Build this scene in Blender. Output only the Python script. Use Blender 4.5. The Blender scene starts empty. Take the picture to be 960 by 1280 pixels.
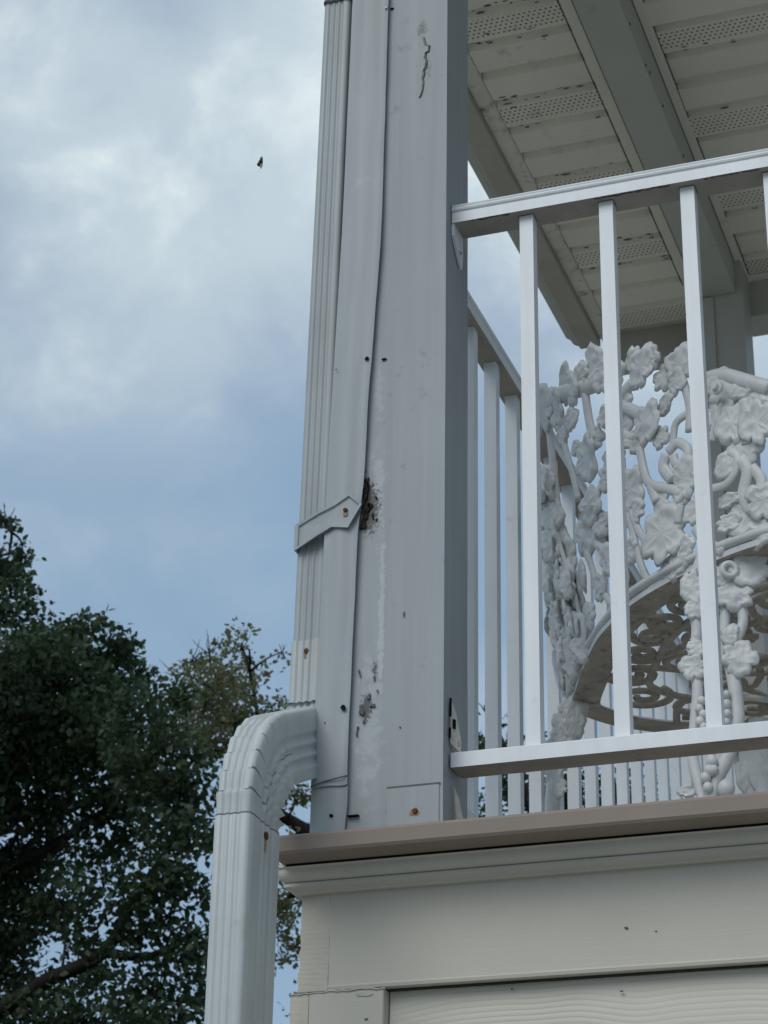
import bpy, bmesh, math, random
import numpy as np
from mathutils import Vector, Matrix, noise
PI = math.pi
S = bpy.context.scene
COL = S.collection
ZC = 1.6                                   # eye height above the ground

# ------------------------------------------------------------------ camera
F_PX, W_PX, H_PX = 2740.0, 960.0, 1280.0
YAW, PITCH, ROLL = [math.radians(a) for a in (20.0445, 25.5763, 1.0740)]
cy, sy, cp, sp = math.cos(YAW), math.sin(YAW), math.cos(PITCH), math.sin(PITCH)
fwd = Vector((-sy * cp, cy * cp, sp)); r0 = Vector((cy, sy, 0)); u0 = r0.cross(fwd)
c, s = math.cos(ROLL), math.sin(ROLL)
c_right = c * r0 + s * u0; c_up = -s * r0 + c * u0
cam_d = bpy.data.cameras.new('camera'); cam = bpy.data.objects.new('camera', cam_d); COL.objects.link(cam)
cam.matrix_world = Matrix(((c_right.x, c_up.x, -fwd.x, 0), (c_right.y, c_up.y, -fwd.y, 0), (c_right.z, c_up.z, -fwd.z, ZC), (0, 0, 0, 1)))
cam_d.sensor_fit = 'VERTICAL'; cam_d.sensor_height = 36.0; cam_d.lens = F_PX / H_PX * 36.0
cam_d.clip_start = 0.05; cam_d.clip_end = 3000
cam_d.dof.use_dof = True; cam_d.dof.focus_distance = 2.75; cam_d.dof.aperture_fstop = 28
S.camera = cam
S.render.resolution_x, S.render.resolution_y = 768, 1024

def at(px, py, Y):
    """the world point on the vertical plane Y seen at a photograph pixel"""
    d = c_right * ((px - W_PX / 2) / F_PX) - c_up * ((py - H_PX / 2) / F_PX) + fwd
    d = d * (Y / d.y)
    return Vector((d.x, d.y, d.z + ZC))
def atz(px, py, Z):
    d = c_right * ((px - W_PX / 2) / F_PX) - c_up * ((py - H_PX / 2) / F_PX) + fwd
    d = d * ((Z - ZC) / d.z)
    return Vector((d.x, d.y, d.z + ZC))

# ------------------------------------------------------------------ sky, sun, exposure
SUN_EL, SUN_AZ = math.radians(42), math.radians(194)      # azimuth clockwise from +Y: behind and left of the camera
world = bpy.data.worlds.new('World'); S.world = world; world.use_nodes = True
nt = world.node_tree; nt.nodes.clear()
def N(t, typ, **kw):
    n = t.nodes.new(typ)
    for k, v in kw.items():
        if k.startswith('i_'): n.inputs[k[2:].replace('_', ' ')].default_value = v
        else: setattr(n, k, v)
    return n
L = nt.links.new
out = N(nt, 'ShaderNodeOutputWorld'); bg = N(nt, 'ShaderNodeBackground'); bg.inputs['Strength'].default_value = 0.1
sky = N(nt, 'ShaderNodeTexSky', sky_type='NISHITA', sun_disc=False, sun_elevation=SUN_EL, sun_rotation=SUN_AZ, air_density=1.0, dust_density=1.5, ozone_density=1.2)
tc = N(nt, 'ShaderNodeTexCoord'); sep = N(nt, 'ShaderNodeSeparateXYZ'); L(tc.outputs['Generated'], sep.inputs[0])
mp = N(nt, 'ShaderNodeMapping'); mp.inputs['Rotation'].default_value = (math.radians(20), math.radians(38), math.radians(10)); mp.inputs['Scale'].default_value = (1.0, 1.0, 1.25); mp.inputs['Location'].default_value = (5.5, 5.5, 8.8)
L(tc.outputs['Generated'], mp.inputs[0])
n1 = N(nt, 'ShaderNodeTexNoise', i_Scale=5.2, i_Detail=8.0, i_Roughness=0.52, i_Distortion=0.3); L(mp.outputs[0], n1.inputs['Vector'])
n2 = N(nt, 'ShaderNodeTexNoise', i_Scale=8.0, i_Detail=9.0, i_Roughness=0.58, i_Distortion=0.3); L(mp.outputs[0], n2.inputs['Vector'])
# veil: pale grey-blue stratus, denser overhead; wisps: bright streaks
veil = N(nt, 'ShaderNodeMapRange', interpolation_type='SMOOTHSTEP'); L(n1.outputs['Fac'], veil.inputs['Value'])
veil.inputs['From Min'].default_value = 0.38; veil.inputs['From Max'].default_value = 0.62; veil.inputs['To Min'].default_value = 0.0; veil.inputs['To Max'].default_value = 1.0
elev = N(nt, 'ShaderNodeMapRange', interpolation_type='SMOOTHSTEP'); L(sep.outputs['Z'], elev.inputs['Value'])
elev.inputs['From Min'].default_value = 0.425; elev.inputs['From Max'].default_value = 0.54; elev.inputs['To Min'].default_value = 0.14; elev.inputs['To Max'].default_value = 1.0
vm = N(nt, 'ShaderNodeMath', operation='MULTIPLY'); L(veil.outputs[0], vm.inputs[0]); L(elev.outputs[0], vm.inputs[1])
low = N(nt, 'ShaderNodeMix', data_type='RGBA'); low.inputs['A'].default_value = (2.35, 3.65, 5.2, 1); low.inputs['B'].default_value = (3.5, 4.4, 5.6, 1); L(elev.outputs[0], low.inputs['Factor'])
mixn = N(nt, 'ShaderNodeMix', data_type='RGBA'); mixn.inputs['Factor'].default_value = 0.9; L(sky.outputs[0], mixn.inputs['A']); L(low.outputs['Result'], mixn.inputs['B'])
m1 = N(nt, 'ShaderNodeMix', data_type='RGBA'); L(vm.outputs[0], m1.inputs['Factor']); L(mixn.outputs['Result'], m1.inputs['A']); m1.inputs['B'].default_value = (5.0, 6.0, 6.7, 1)
wsp = N(nt, 'ShaderNodeMapRange', interpolation_type='SMOOTHSTEP'); L(n2.outputs['Fac'], wsp.inputs['Value']); wsp.inputs['From Min'].default_value = 0.45; wsp.inputs['From Max'].default_value = 0.68
wm = N(nt, 'ShaderNodeMath', operation='MULTIPLY'); L(wsp.outputs[0], wm.inputs[0]); L(vm.outputs[0], wm.inputs[1])
m2 = N(nt, 'ShaderNodeMix', data_type='RGBA'); L(wm.outputs[0], m2.inputs['Factor']); L(m1.outputs['Result'], m2.inputs['A']); m2.inputs['B'].default_value = (7.3, 8.1, 8.3, 1)
L(m2.outputs['Result'], bg.inputs['Color']); L(bg.outputs[0], out.inputs['Surface'])

sun_d = bpy.data.lights.new('sun', 'SUN'); sun_d.energy = 1.35; sun_d.angle = math.radians(40); sun_d.color = (1.0, 0.97, 0.92)
sun = bpy.data.objects.new('sun', sun_d); COL.objects.link(sun)
sdir = Vector((math.sin(SUN_AZ) * math.cos(SUN_EL), math.cos(SUN_AZ) * math.cos(SUN_EL), math.sin(SUN_EL)))
sun.rotation_euler = sdir.to_track_quat('Z', 'Y').to_euler(); sun.location = (0, 0, 20)
S.view_settings.view_transform = 'Standard'; S.view_settings.look = 'None'; S.view_settings.exposure = 0.1; S.view_settings.gamma = 1.0
S.render.engine = 'CYCLES'

# ------------------------------------------------------------------ materials
def mat(name, col, rough=0.55, spec=0.35, mottling=0.10, mscale=6.0, grain=0.0, gscale=900.0, grime=None, grime_amt=0.0, grime_scale=9.0, wood=None, spots=(), transl=None, streak=0.0, brush=0.0):
    """painted surface: base colour with slow mottling, fine paint grain (bump), grime patches and local wear spots
    spots: (x, y, z, rx, rz, threshold, colour) ragged patches at a place on the thing, world axes"""
    m = bpy.data.materials.new(name); m.use_nodes = True; t = m.node_tree; l = t.links.new
    b = t.nodes['Principled BSDF']; b.inputs['Roughness'].default_value = rough; b.inputs['Specular IOR Level'].default_value = spec
    g = N(t, 'ShaderNodeNewGeometry'); pos = g.outputs['Position']
    n = N(t, 'ShaderNodeTexNoise', i_Scale=mscale, i_Detail=5.0, i_Roughness=0.6); l(pos, n.inputs['Vector'])
    mr = N(t, 'ShaderNodeMapRange'); l(n.outputs['Fac'], mr.inputs['Value']); mr.inputs['From Min'].default_value = 0.3; mr.inputs['From Max'].default_value = 0.7
    mr.inputs['To Min'].default_value = 1 - mottling; mr.inputs['To Max'].default_value = 1 + mottling
    mul = N(t, 'ShaderNodeVectorMath', operation='SCALE'); mul.inputs[0].default_value = col; l(mr.outputs[0], mul.inputs['Scale'])
    cur = mul.outputs[0]
    if streak:                                   # rain streaks: noise drawn out vertically
        sm = N(t, 'ShaderNodeMapping'); sm.inputs['Scale'].default_value = (70, 70, 2.2); l(pos, sm.inputs[0])
        kn = N(t, 'ShaderNodeTexNoise', i_Scale=1.0, i_Detail=4.0, i_Roughness=0.6); l(sm.outputs[0], kn.inputs['Vector'])
        kr = N(t, 'ShaderNodeMapRange'); l(kn.outputs['Fac'], kr.inputs['Value']); kr.inputs['From Min'].default_value = 0.3; kr.inputs['From Max'].default_value = 0.7; kr.inputs['To Min'].default_value = 1 - streak; kr.inputs['To Max'].default_value = 1 + streak
        km = N(t, 'ShaderNodeVectorMath', operation='SCALE'); l(cur, km.inputs[0]); l(kr.outputs[0], km.inputs['Scale']); cur = km.outputs[0]
    if grime:
        gn = N(t, 'ShaderNodeTexNoise', i_Scale=grime_scale, i_Detail=7.0, i_Roughness=0.68); l(pos, gn.inputs['Vector'])
        gr = N(t, 'ShaderNodeMapRange', interpolation_type='SMOOTHSTEP'); l(gn.outputs['Fac'], gr.inputs['Value']); gr.inputs['From Min'].default_value = 0.62 - 0.25 * grime_amt; gr.inputs['From Max'].default_value = 0.78 - 0.15 * grime_amt; gr.inputs['To Max'].default_value = min(1.0, 0.35 + grime_amt)
        mx = N(t, 'ShaderNodeMix', data_type='RGBA'); l(gr.outputs[0], mx.inputs['Factor']); l(cur, mx.inputs['A']); mx.inputs['B'].default_value = (*grime, 1); cur = mx.outputs['Result']
    for (x, y, z, rx, rz, th, sc, colr) in spots:
        sub = N(t, 'ShaderNodeVectorMath', operation='SUBTRACT'); l(pos, sub.inputs[0]); sub.inputs[1].default_value = (x, y, z)
        dv = N(t, 'ShaderNodeVectorMath', operation='MULTIPLY'); l(sub.outputs[0], dv.inputs[0]); dv.inputs[1].default_value = (1 / rx, 0, 1 / rz)
        ln = N(t, 'ShaderNodeVectorMath', operation='LENGTH'); l(dv.outputs[0], ln.inputs[0])
        sn = N(t, 'ShaderNodeTexNoise', i_Scale=sc, i_Detail=6.0, i_Roughness=0.7); l(pos, sn.inputs['Vector'])
        a1 = N(t, 'ShaderNodeMath', operation='MULTIPLY_ADD'); l(sn.outputs['Fac'], a1.inputs[0]); a1.inputs[1].default_value = -2.6; l(ln.outputs['Value'], a1.inputs[2])
        st = N(t, 'ShaderNodeMapRange', interpolation_type='SMOOTHSTEP'); l(a1.outputs[0], st.inputs['Value']); st.inputs['From Min'].default_value = th - 1.3 + 0.24; st.inputs['From Max'].default_value = th - 1.3 - 0.24; 
        st.inputs['To Min'].default_value = 0; st.inputs['To Max'].default_value = 1
        mx = N(t, 'ShaderNodeMix', data_type='RGBA'); l(st.outputs[0], mx.inputs['Factor']); l(cur, mx.inputs['A']); mx.inputs['B'].default_value = (*colr, 1); cur = mx.outputs['Result']
    height = None
    if wood:
        period, sway, wamt, wdepth = wood           # growth-ring lines: level lines of height, bent by slow noise
        mpn = N(t, 'ShaderNodeMapping'); mpn.inputs['Scale'].default_value = (3.6, 3.0, 5.0); l(pos, mpn.inputs[0])
        wn = N(t, 'ShaderNodeTexNoise', i_Scale=1.0, i_Detail=1.6, i_Roughness=0.38); l(mpn.outputs[0], wn.inputs['Vector'])
        sz = N(t, 'ShaderNodeSeparateXYZ'); l(pos, sz.inputs[0])
        za = N(t, 'ShaderNodeMath', operation='MULTIPLY_ADD'); l(wn.outputs['Fac'], za.inputs[0]); za.inputs[1].default_value = sway; l(sz.outputs['Z'], za.inputs[2])
        zb_ = N(t, 'ShaderNodeMath', operation='MULTIPLY'); l(za.outputs[0], zb_.inputs[0]); zb_.inputs[1].default_value = 2 * PI / period
        sn_ = N(t, 'ShaderNodeMath', operation='SINE'); l(zb_.outputs[0], sn_.inputs[0])
        pw = N(t, 'ShaderNodeMapRange', interpolation_type='SMOOTHSTEP'); l(sn_.outputs[0], pw.inputs['Value']); pw.inputs['From Min'].default_value = -1.0; pw.inputs['From Max'].default_value = 0.35
        an = N(t, 'ShaderNodeTexNoise', i_Scale=7.0, i_Detail=1.0); l(pos, an.inputs['Vector'])
        am = N(t, 'ShaderNodeMath', operation='MULTIPLY'); l(pw.outputs[0], am.inputs[0]); l(an.outputs['Fac'], am.inputs[1])
        bw = N(t, 'ShaderNodeBump', i_Strength=wamt, i_Distance=wdepth); l(am.outputs[0], bw.inputs['Height']); height = bw
    if brush:                                    # brush marks along the board
        bm_ = N(t, 'ShaderNodeMapping'); bm_.inputs['Scale'].default_value = (9, 9, 330); l(pos, bm_.inputs[0])
        bn = N(t, 'ShaderNodeTexNoise', i_Scale=1.0, i_Detail=3.0, i_Roughness=0.6); l(bm_.outputs[0], bn.inputs['Vector'])
        bb = N(t, 'ShaderNodeBump', i_Strength=brush, i_Distance=0.001); l(bn.outputs['Fac'], bb.inputs['Height'])
        if height: l(height.outputs[0], bb.inputs['Normal'])
        height = bb
    if grain:
        gnn = N(t, 'ShaderNodeTexNoise', i_Scale=gscale, i_Detail=2.0); l(pos, gnn.inputs['Vector'])
        gb = N(t, 'ShaderNodeBump', i_Strength=grain, i_Distance=0.0012); l(gnn.outputs['Fac'], gb.inputs['Height'])
        if height: l(height.outputs[0], gb.inputs['Normal'])
        height = gb
    if height: l(height.outputs[0], b.inputs['Normal'])
    l(cur, b.inputs['Base Color'])
    if transl:
        tr = N(t, 'ShaderNodeBsdfTranslucent'); tr.inputs['Color'].default_value = (*transl, 1)
        ms = N(t, 'ShaderNodeMixShader'); ms.inputs[0].default_value = 0.35; l(b.outputs[0], ms.inputs[1]); l(tr.outputs[0], ms.inputs[2]); l(ms.outputs[0], t.nodes['Material Output'].inputs['Surface'])
    return m
DIRT = (0.10, 0.10, 0.095); BLACK = (0.012, 0.012, 0.012)
M = {}
POST_SPOTS = [
    (-0.919, 2.478, 2.56, 0.030, 0.17, 0.42, 70, (0.39, 0.425, 0.44)),                       # chalky bare streaks down the left edge
    (-0.906, 2.478, 2.72, 0.007, 0.16, 0.55, 120, (0.42, 0.455, 0.47)),
    (-0.915, 2.478, 2.90, 0.022, 0.15, 0.30, 80, (0.39, 0.425, 0.44)),
    (-0.915, 2.478, 3.05, 0.012, 0.10, 0.40, 90, (0.37, 0.40, 0.415)),
    (-0.925, 2.478, 2.872, 0.017, 0.045, 0.75, 210, (0.10, 0.10, 0.095)),                   # rot stain beside the strap
    (-0.930, 2.478, 2.880, 0.010, 0.050, 0.70, 120, (0.015, 0.015, 0.013)),
    (-0.924, 2.478, 2.588, 0.012, 0.026, 0.65, 260, (0.10, 0.10, 0.097)),                   # peeling patch low on the post
    (-0.913, 2.478, 2.640, 0.008, 0.020, 0.40, 330, (0.09, 0.09, 0.088)),
    (-0.858, 2.478, 3.650, 0.012, 0.022, 0.50, 260, (0.17, 0.18, 0.18)),
    (-0.848, 2.478, 3.575, 0.012, 0.050, 0.15, 330, (0.17, 0.18, 0.18)),
]
M['post'] = mat('grey painted post wrap', (0.318, 0.346, 0.362), 0.5, 0.35, 0.05, 3.0, 0.10, 1400, DIRT, 0.05, 30, spots=POST_SPOTS, streak=0.06)
M['strip'] = mat('grey painted flashing', (0.335, 0.365, 0.382), 0.45, 0.4, 0.06, 5.0, 0.08, 1200, (0.5, 0.53, 0.54), 0.15, 14, streak=0.07)
M['pipe'] = mat('chalky white downspout paint', (0.47, 0.505, 0.51), 0.42, 0.4, 0.07, 7.0, 0.12, 900, (0.32, 0.34, 0.33), 0.16, 18, streak=0.08)
M['upipe'] = mat('grey downspout paint', (0.365, 0.40, 0.41), 0.42, 0.4, 0.07, 7.0, 0.10, 900, (0.3, 0.32, 0.31), 0.16, 18, streak=0.08)
M['rail'] = mat('white powder coated aluminium', (0.745, 0.775, 0.80), 0.4, 0.4, 0.04, 9.0, 0.10, 1500, (0.45, 0.44, 0.40), 0.10, 25, streak=0.035)
M['rail_under'] = mat('grimy shaded rail underside', (0.36, 0.335, 0.30), 0.6, 0.2, 0.15, 14.0, 0.1, 900, (0.12, 0.11, 0.10), 0.25, 30)  # grime, with the shade of the underside put into the colour
M['ledge'] = mat('brown composite deck edging', (0.265, 0.221, 0.188), 0.6, 0.25, 0.06, 12.0, 0.12, 700)
M['trim'] = mat('taupe painted moulding', (0.57, 0.555, 0.495), 0.6, 0.3, 0.05, 8.0, 0.10, 700, (0.35, 0.33, 0.29), 0.08, 40, brush=0.15)
M['frieze'] = mat('taupe painted wood board', (0.535, 0.51, 0.445), 0.62, 0.3, 0.05, 4.0, 0.18, 500, wood=(0.012, 0.06, 0.05, 0.001), brush=0.22)
M['endgrain'] = mat('taupe painted end grain', (0.53, 0.495, 0.42), 0.65, 0.3, 0.08, 20.0, 0.3, 300, wood=(0.007, 0.09, 0.16, 0.0015))
M['siding'] = mat('taupe embossed cedar siding', (0.60, 0.572, 0.50), 0.6, 0.3, 0.05, 4.0, 0.12, 500, wood=(0.0066, 0.075, 0.5, 0.0012))
M['caulk'] = mat('cracked pale caulk', (0.5, 0.48, 0.43), 0.7, 0.2, 0.1, 40)
M['soffit'] = mat('cream vinyl soffit', (0.78, 0.77, 0.69), 0.55, 0.3, 0.06, 3.0, 0.0, grime=(0.10, 0.095, 0.085), grime_amt=0.10, grime_scale=11)
M['mildew'] = mat('mildewed trim', (0.74, 0.73, 0.66), 0.6, 0.3, 0.12, 9.0, grime=(0.12, 0.12, 0.11), grime_amt=0.45, grime_scale=26)
M['beam'] = mat('grey green wrapped beam', (0.455, 0.47, 0.445), 0.5, 0.3, 0.05, 5.0, 0.06, 900, grime=(0.16, 0.15, 0.13), grime_amt=0.08, grime_scale=13)
M['gutter'] = mat('dark grey gutter metal', (0.42, 0.41, 0.37), 0.5, 0.35, 0.1, 8.0)
M['roof'] = mat('asphalt roofing', (0.06, 0.06, 0.06), 0.9, 0.2, 0.3, 60)
M['cast'] = mat('white painted cast metal', (0.68, 0.70, 0.70), 0.42, 0.42, 0.10, 25.0, 0.22, 260, (0.34, 0.33, 0.30), 0.16, 60)
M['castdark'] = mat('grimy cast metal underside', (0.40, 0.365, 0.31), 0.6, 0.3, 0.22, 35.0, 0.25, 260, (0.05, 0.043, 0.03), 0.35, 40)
M['rust'] = mat('rusty screw', (0.10, 0.045, 0.025), 0.8, 0.2, 0.4, 300)
M['ruststain'] = mat('rust stain', (0.30, 0.22, 0.14), 0.7, 0.2, 0.3, 300)
M['dark'] = mat('dark opening and contact shadow', (0.012, 0.012, 0.012), 0.9, 0.05, 0.2, 100)
M['rot'] = mat('blackened rotten wood', (0.03, 0.028, 0.025), 0.95, 0.05, 0.5, 200, 0.8, 300)
M['crack_and_shadow'] = mat('split and contact shadow', (0.055, 0.057, 0.056), 0.9, 0.1, 0.3, 200)
M['zinc'] = mat('dull zinc nail', (0.35, 0.38, 0.39), 0.4, 0.5, 0.1, 100)
M['torn'] = mat('torn weathered casing', (0.52, 0.49, 0.44), 0.7, 0.2, 0.25, 60, 0.4, 260, DIRT, 0.25, 60)
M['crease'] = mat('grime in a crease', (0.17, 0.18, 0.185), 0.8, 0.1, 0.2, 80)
M['seam_and_shade'] = mat('dirty seam', (0.13, 0.14, 0.14), 0.8, 0.1, 0.2, 80)
M['leafA'] = mat('dark green leaf', (0.033, 0.058, 0.031), 0.5, 0.3, 0.4, 2.5, transl=(0.05, 0.09, 0.032))
M['leafB'] = mat('olive green leaf', (0.105, 0.115, 0.062), 0.5, 0.35, 0.4, 2.5, transl=(0.20, 0.215, 0.095))
M['bark'] = mat('dark bark', (0.018, 0.017, 0.015), 0.9, 0.1, 0.3, 12, 0.6, 60)
M['grass'] = mat('grass ground', (0.25, 0.24, 0.205), 0.9, 0.1, 0.35, 1.5, 0.5, 30)
M['gravel'] = mat('asphalt drive', (0.23, 0.225, 0.21), 0.85, 0.2, 0.12, 4, 0.2, 200)
M['insect'] = mat('black insect body', (0.012, 0.012, 0.014), 0.35, 0.5, 0.2, 900)
M['deck'] = mat('brown deck board', (0.46, 0.43, 0.395), 0.65, 0.2, 0.1, 6, wood=(0.02, 0.1, 0.3, 0.002))
# perforated vent strip: rows of small dark holes
def vent_mat():
    m = mat('perforated vinyl soffit', (0.76, 0.75, 0.67), 0.55, 0.3, 0.06, 3.0, grime=(0.10, 0.095, 0.085), grime_amt=0.16, grime_scale=11)
    t = m.node_tree; l = t.links.new; b = t.nodes['Principled BSDF']
    src = b.inputs['Base Color'].links[0].from_socket
    g = N(t, 'ShaderNodeNewGeometry'); sx = N(t, 'ShaderNodeSeparateXYZ'); l(g.outputs['Position'], sx.inputs[0])
    def md(sock, k, off=0.0):
        a = N(t, 'ShaderNodeMath', operation='MULTIPLY_ADD'); l(sock, a.inputs[0]); a.inputs[1].default_value = k; a.inputs[2].default_value = off; return a.outputs[0]
    def op(o, a, bb):
        n = N(t, 'ShaderNodeMath', operation=o); l(a, n.inputs[0])
        if isinstance(bb, float): n.inputs[1].default_value = bb
        else: l(bb, n.inputs[1])
        return n.outputs[0]
    pit = 1 / 0.0125
    v = md(sx.outputs['Y'], pit); row = N(t, 'ShaderNodeMath', operation='FLOOR'); l(v, row.inputs[0])
    half = op('MULTIPLY', op('MODULO', row.outputs[0], 2.0), 0.5)
    u = op('ADD', md(sx.outputs['X'], pit, 500.0), half)
    fu = op('SUBTRACT', op('FRACT', u, 0.0), 0.5); fv = op('SUBTRACT', op('FRACT', v, 0.0), 0.5)
    d2 = op('ADD', op('MULTIPLY', fu, fu), op('MULTIPLY', fv, fv))
    hole = op('LESS_THAN', d2, 0.04)
    mx = N(t, 'ShaderNodeMix', data_type='RGBA'); l(hole, mx.inputs['Factor']); l(src, mx.inputs['A']); mx.inputs['B'].default_value = (0.01, 0.01, 0.01, 1)
    l(mx.outputs['Result'], b.inputs['Base Color'])
    return m
M['vent'] = vent_mat()
# clear wings
mw = bpy.data.materials.new('clear insect wing'); mw.use_nodes = True
_b = mw.node_tree.nodes['Principled BSDF']; _b.inputs['Base Color'].default_value = (0.25, 0.28, 0.3, 1); _b.inputs['Alpha'].default_value = 0.6; _b.inputs['Roughness'].default_value = 0.3
M['wing'] = mw

# ------------------------------------------------------------------ object helpers
def thing(name, label, cat, loc, group=None):
    o = bpy.data.objects.new(name, None); COL.objects.link(o); o.location = loc
    o['label'] = label; o['category'] = cat
    if group: o['group'] = group
    o.empty_display_size = 0.1
    return o
def root_loc(p):
    while p.parent: p = p.parent
    return p.location.copy()
def link_mesh(name, me, m, parent=None, loc=(0, 0, 0), label=None):
    o = bpy.data.objects.new(name, me); COL.objects.link(o)
    if m and not me.materials: me.materials.append(m)
    if parent: o.parent = parent
    o.location = loc
    if label: o['label'] = label
    return o
def obj(name, bm, m, parent=None, smooth=False, label=None, bevel=0.0):
    """one mesh object, built in world coordinates, re-based on its own thing"""
    if bevel: bmesh.ops.bevel(bm, geom=[e for e in bm.edges if len(e.link_faces) == 2 and e.calc_face_angle(0) > 0.5], offset=bevel, segments=2, affect='EDGES', profile=0.6)
    bmesh.ops.recalc_face_normals(bm, faces=bm.faces)
    cen = Vector((0, 0, 0))
    if len(bm.verts):
        xs = [v.co for v in bm.verts]; cen = Vector((sum(v.x for v in xs), sum(v.y for v in xs), sum(v.z for v in xs))) / len(xs)
    for v in bm.verts: v.co -= cen
    me = bpy.data.meshes.new(name); bm.to_mesh(me); bm.free()
    if smooth:
        for p in me.polygons: p.use_smooth = True
    loc = cen
    p = parent
    while p is not None: loc = loc - p.location; p = p.parent
    return link_mesh(name, me, m, parent, loc, label)
def copy_piece(src, parent, wloc):
    c_ = src.copy(); COL.objects.link(c_); c_.parent = parent
    loc = Vector(wloc); p = parent
    while p is not None: loc = loc - p.location; p = p.parent
    c_.location = loc
    return c_
def box(bm, x0, x1, y0, y1, z0, z1):
    vs = [bm.verts.new((x, y, z)) for x in (x0, x1) for y in (y0, y1) for z in (z0, z1)]
    for f in ((0, 1, 3, 2), (4, 6, 7, 5), (0, 4, 5, 1), (2, 3, 7, 6), (0, 2, 6, 4), (1, 5, 7, 3)): bm.faces.new([vs[i] for i in f])
    return bm
def B(*a): return box(bmesh.new(), *a)
def prism(bm, prof, axis, a, b):
    """closed profile extruded along an axis; prof holds the two other coordinates in axis order"""
    def P(p, t):
        if axis == 'X': return (t, p[0], p[1])
        if axis == 'Y': return (p[0], t, p[1])
        return (p[0], p[1], t)
    r1 = [bm.verts.new(P(p, a)) for p in prof]; r2 = [bm.verts.new(P(p, b)) for p in prof]
    n = len(prof)
    for i in range(n): bm.faces.new((r1[i], r1[(i + 1) % n], r2[(i + 1) % n], r2[i]))
    bm.faces.new(r1[::-1]); bm.faces.new(r2)
    return bm
def catmull(pts, k=6):
    P = [Vector(p) for p in pts]; out_ = []
    for i in range(len(P) - 1):
        p0, p1, p2, p3 = P[max(i - 1, 0)], P[i], P[i + 1], P[min(i + 2, len(P) - 1)]
        for j in range(k):
            t = j / k; t2, t3 = t * t, t * t * t
            out_.append(0.5 * ((2 * p1) + (p2 - p0) * t + (2 * p0 - 5 * p1 + 4 * p2 - p3) * t2 + (3 * p1 - p0 - 3 * p2 + p3) * t3))
    out_.append(P[-1]); return out_
def tube(bm, pts, rad, segs=8, k=5, flat=None):
    """tapered tube through points; rad: number or one radius per point; flat=(normal, ratio) squashes it"""
    if isinstance(rad, (int, float)): rad = [rad] * len(pts)
    pp = catmull([Vector((*p, 0))[:3] if False else Vector(p) for p in pts], k)
    rr = [rad[min(int(i / k), len(rad) - 1)] * (1 - (i % k) / k) + rad[min(int(i / k) + 1, len(rad) - 1)] * ((i % k) / k) for i in range(len(pp))]
    prev = None; rings = []
    up = Vector((0.13, 0.27, 0.95)).normalized()
    for i, p in enumerate(pp):
        d = (pp[min(i + 1, len(pp) - 1)] - pp[max(i - 1, 0)])
        if d.length < 1e-9: d = Vector((0, 0, 1))
        d.normalize()
        a = (flat[0] if flat else up)
        a = a - d * a.dot(d)
        if a.length < 1e-4: a = Vector((1, 0, 0)) - d * d.x
        a.normalize()
        if prev is not None and not flat:
            a = prev - d * prev.dot(d); a.normalize()
        prev = a; b_ = d.cross(a)
        q = flat[1] if flat else 1.0
        rings.append([bm.verts.new(p + (a * math.cos(2 * PI * j / segs) * q + b_ * math.sin(2 * PI * j / segs)) * rr[i]) for j in range(segs)])
    for i in range(len(rings) - 1):
        for j in range(segs): bm.faces.new((rings[i][j], rings[i][(j + 1) % segs], rings[i + 1][(j + 1) % segs], rings[i + 1][j]))
    bm.faces.new(rings[0][::-1]); bm.faces.new(rings[-1])
    return bm
def ball(bm, p, r, sc=(1, 1, 1), seg=12, rng=8):
    bmesh.ops.create_uvsphere(bm, u_segments=seg, v_segments=rng, radius=r, matrix=Matrix.Translation(Vector(p)) @ Matrix.Diagonal((*sc, 1)))
    return bm
def disc_y(bm, x, y, z, r, t=0.002, seg=14, axis='Y', dome=0.0):
    R = Matrix.Rotation(PI / 2, 4, 'X') if axis == 'Y' else Matrix.Rotation(PI / 2, 4, 'Y')
    bmesh.ops.create_cone(bm, cap_ends=True, segments=seg, radius1=r, radius2=r * 0.8, depth=t, matrix=Matrix.Translation((x, y, z)) @ R)
    return bm
def ragged(bm, x, y, z, rx, rz, seed, n=22, t=0.0008, amp=0.45):
    """a small irregular chip, thin, lying on a front face"""
    rnd = random.Random(seed); ph = [rnd.uniform(0, 6.28) for _ in range(4)]
    pr = []
    for i in range(n):
        a = 2 * PI * i / n; k = 1 + amp * (0.5 * math.sin(2 * a + ph[0]) + 0.35 * math.sin(3 * a + ph[1]) + 0.3 * math.sin(5 * a + ph[2])) * 0.8
        pr.append((x + rx * k * math.cos(a), z + rz * k * math.sin(a)))
    return prism(bm, pr, 'Y', y - t, y + t)

# ------------------------------------------------------------------ ground
bm = bmesh.new(); n = 40
R_ = 900.0
bmesh.ops.create_grid(bm, x_segments=n, y_segments=n, size=R_)
g = obj('ground', bm, M['grass']); g['kind'] = 'structure'
g2 = obj('path', B(-3.5, 6.0, -2.5, 1.6, 0.004, 0.03), M['gravel']); g2['kind'] = 'structure'

# ------------------------------------------------------------------ porch base: the raised house wall below the deck
DECK = 0.808 + ZC
XL = -1.0125
base = thing('porch_wall', 'taupe wooden porch wall under the deck, with wide top board and brown deck edge', 'porch wall', (0.3, 2.9, 0))
XR = 4.2
# deck edge board
pr = [(2.421, DECK - 0.0245), (2.4185, DECK - 0.021), (2.4185, DECK - 0.004), (2.4215, DECK), (2.545, DECK), (2.545, DECK - 0.0245)]
obj('deck_edge', prism(bmesh.new(), pr, 'X', -1.024, XR), M['ledge'], base)
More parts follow.
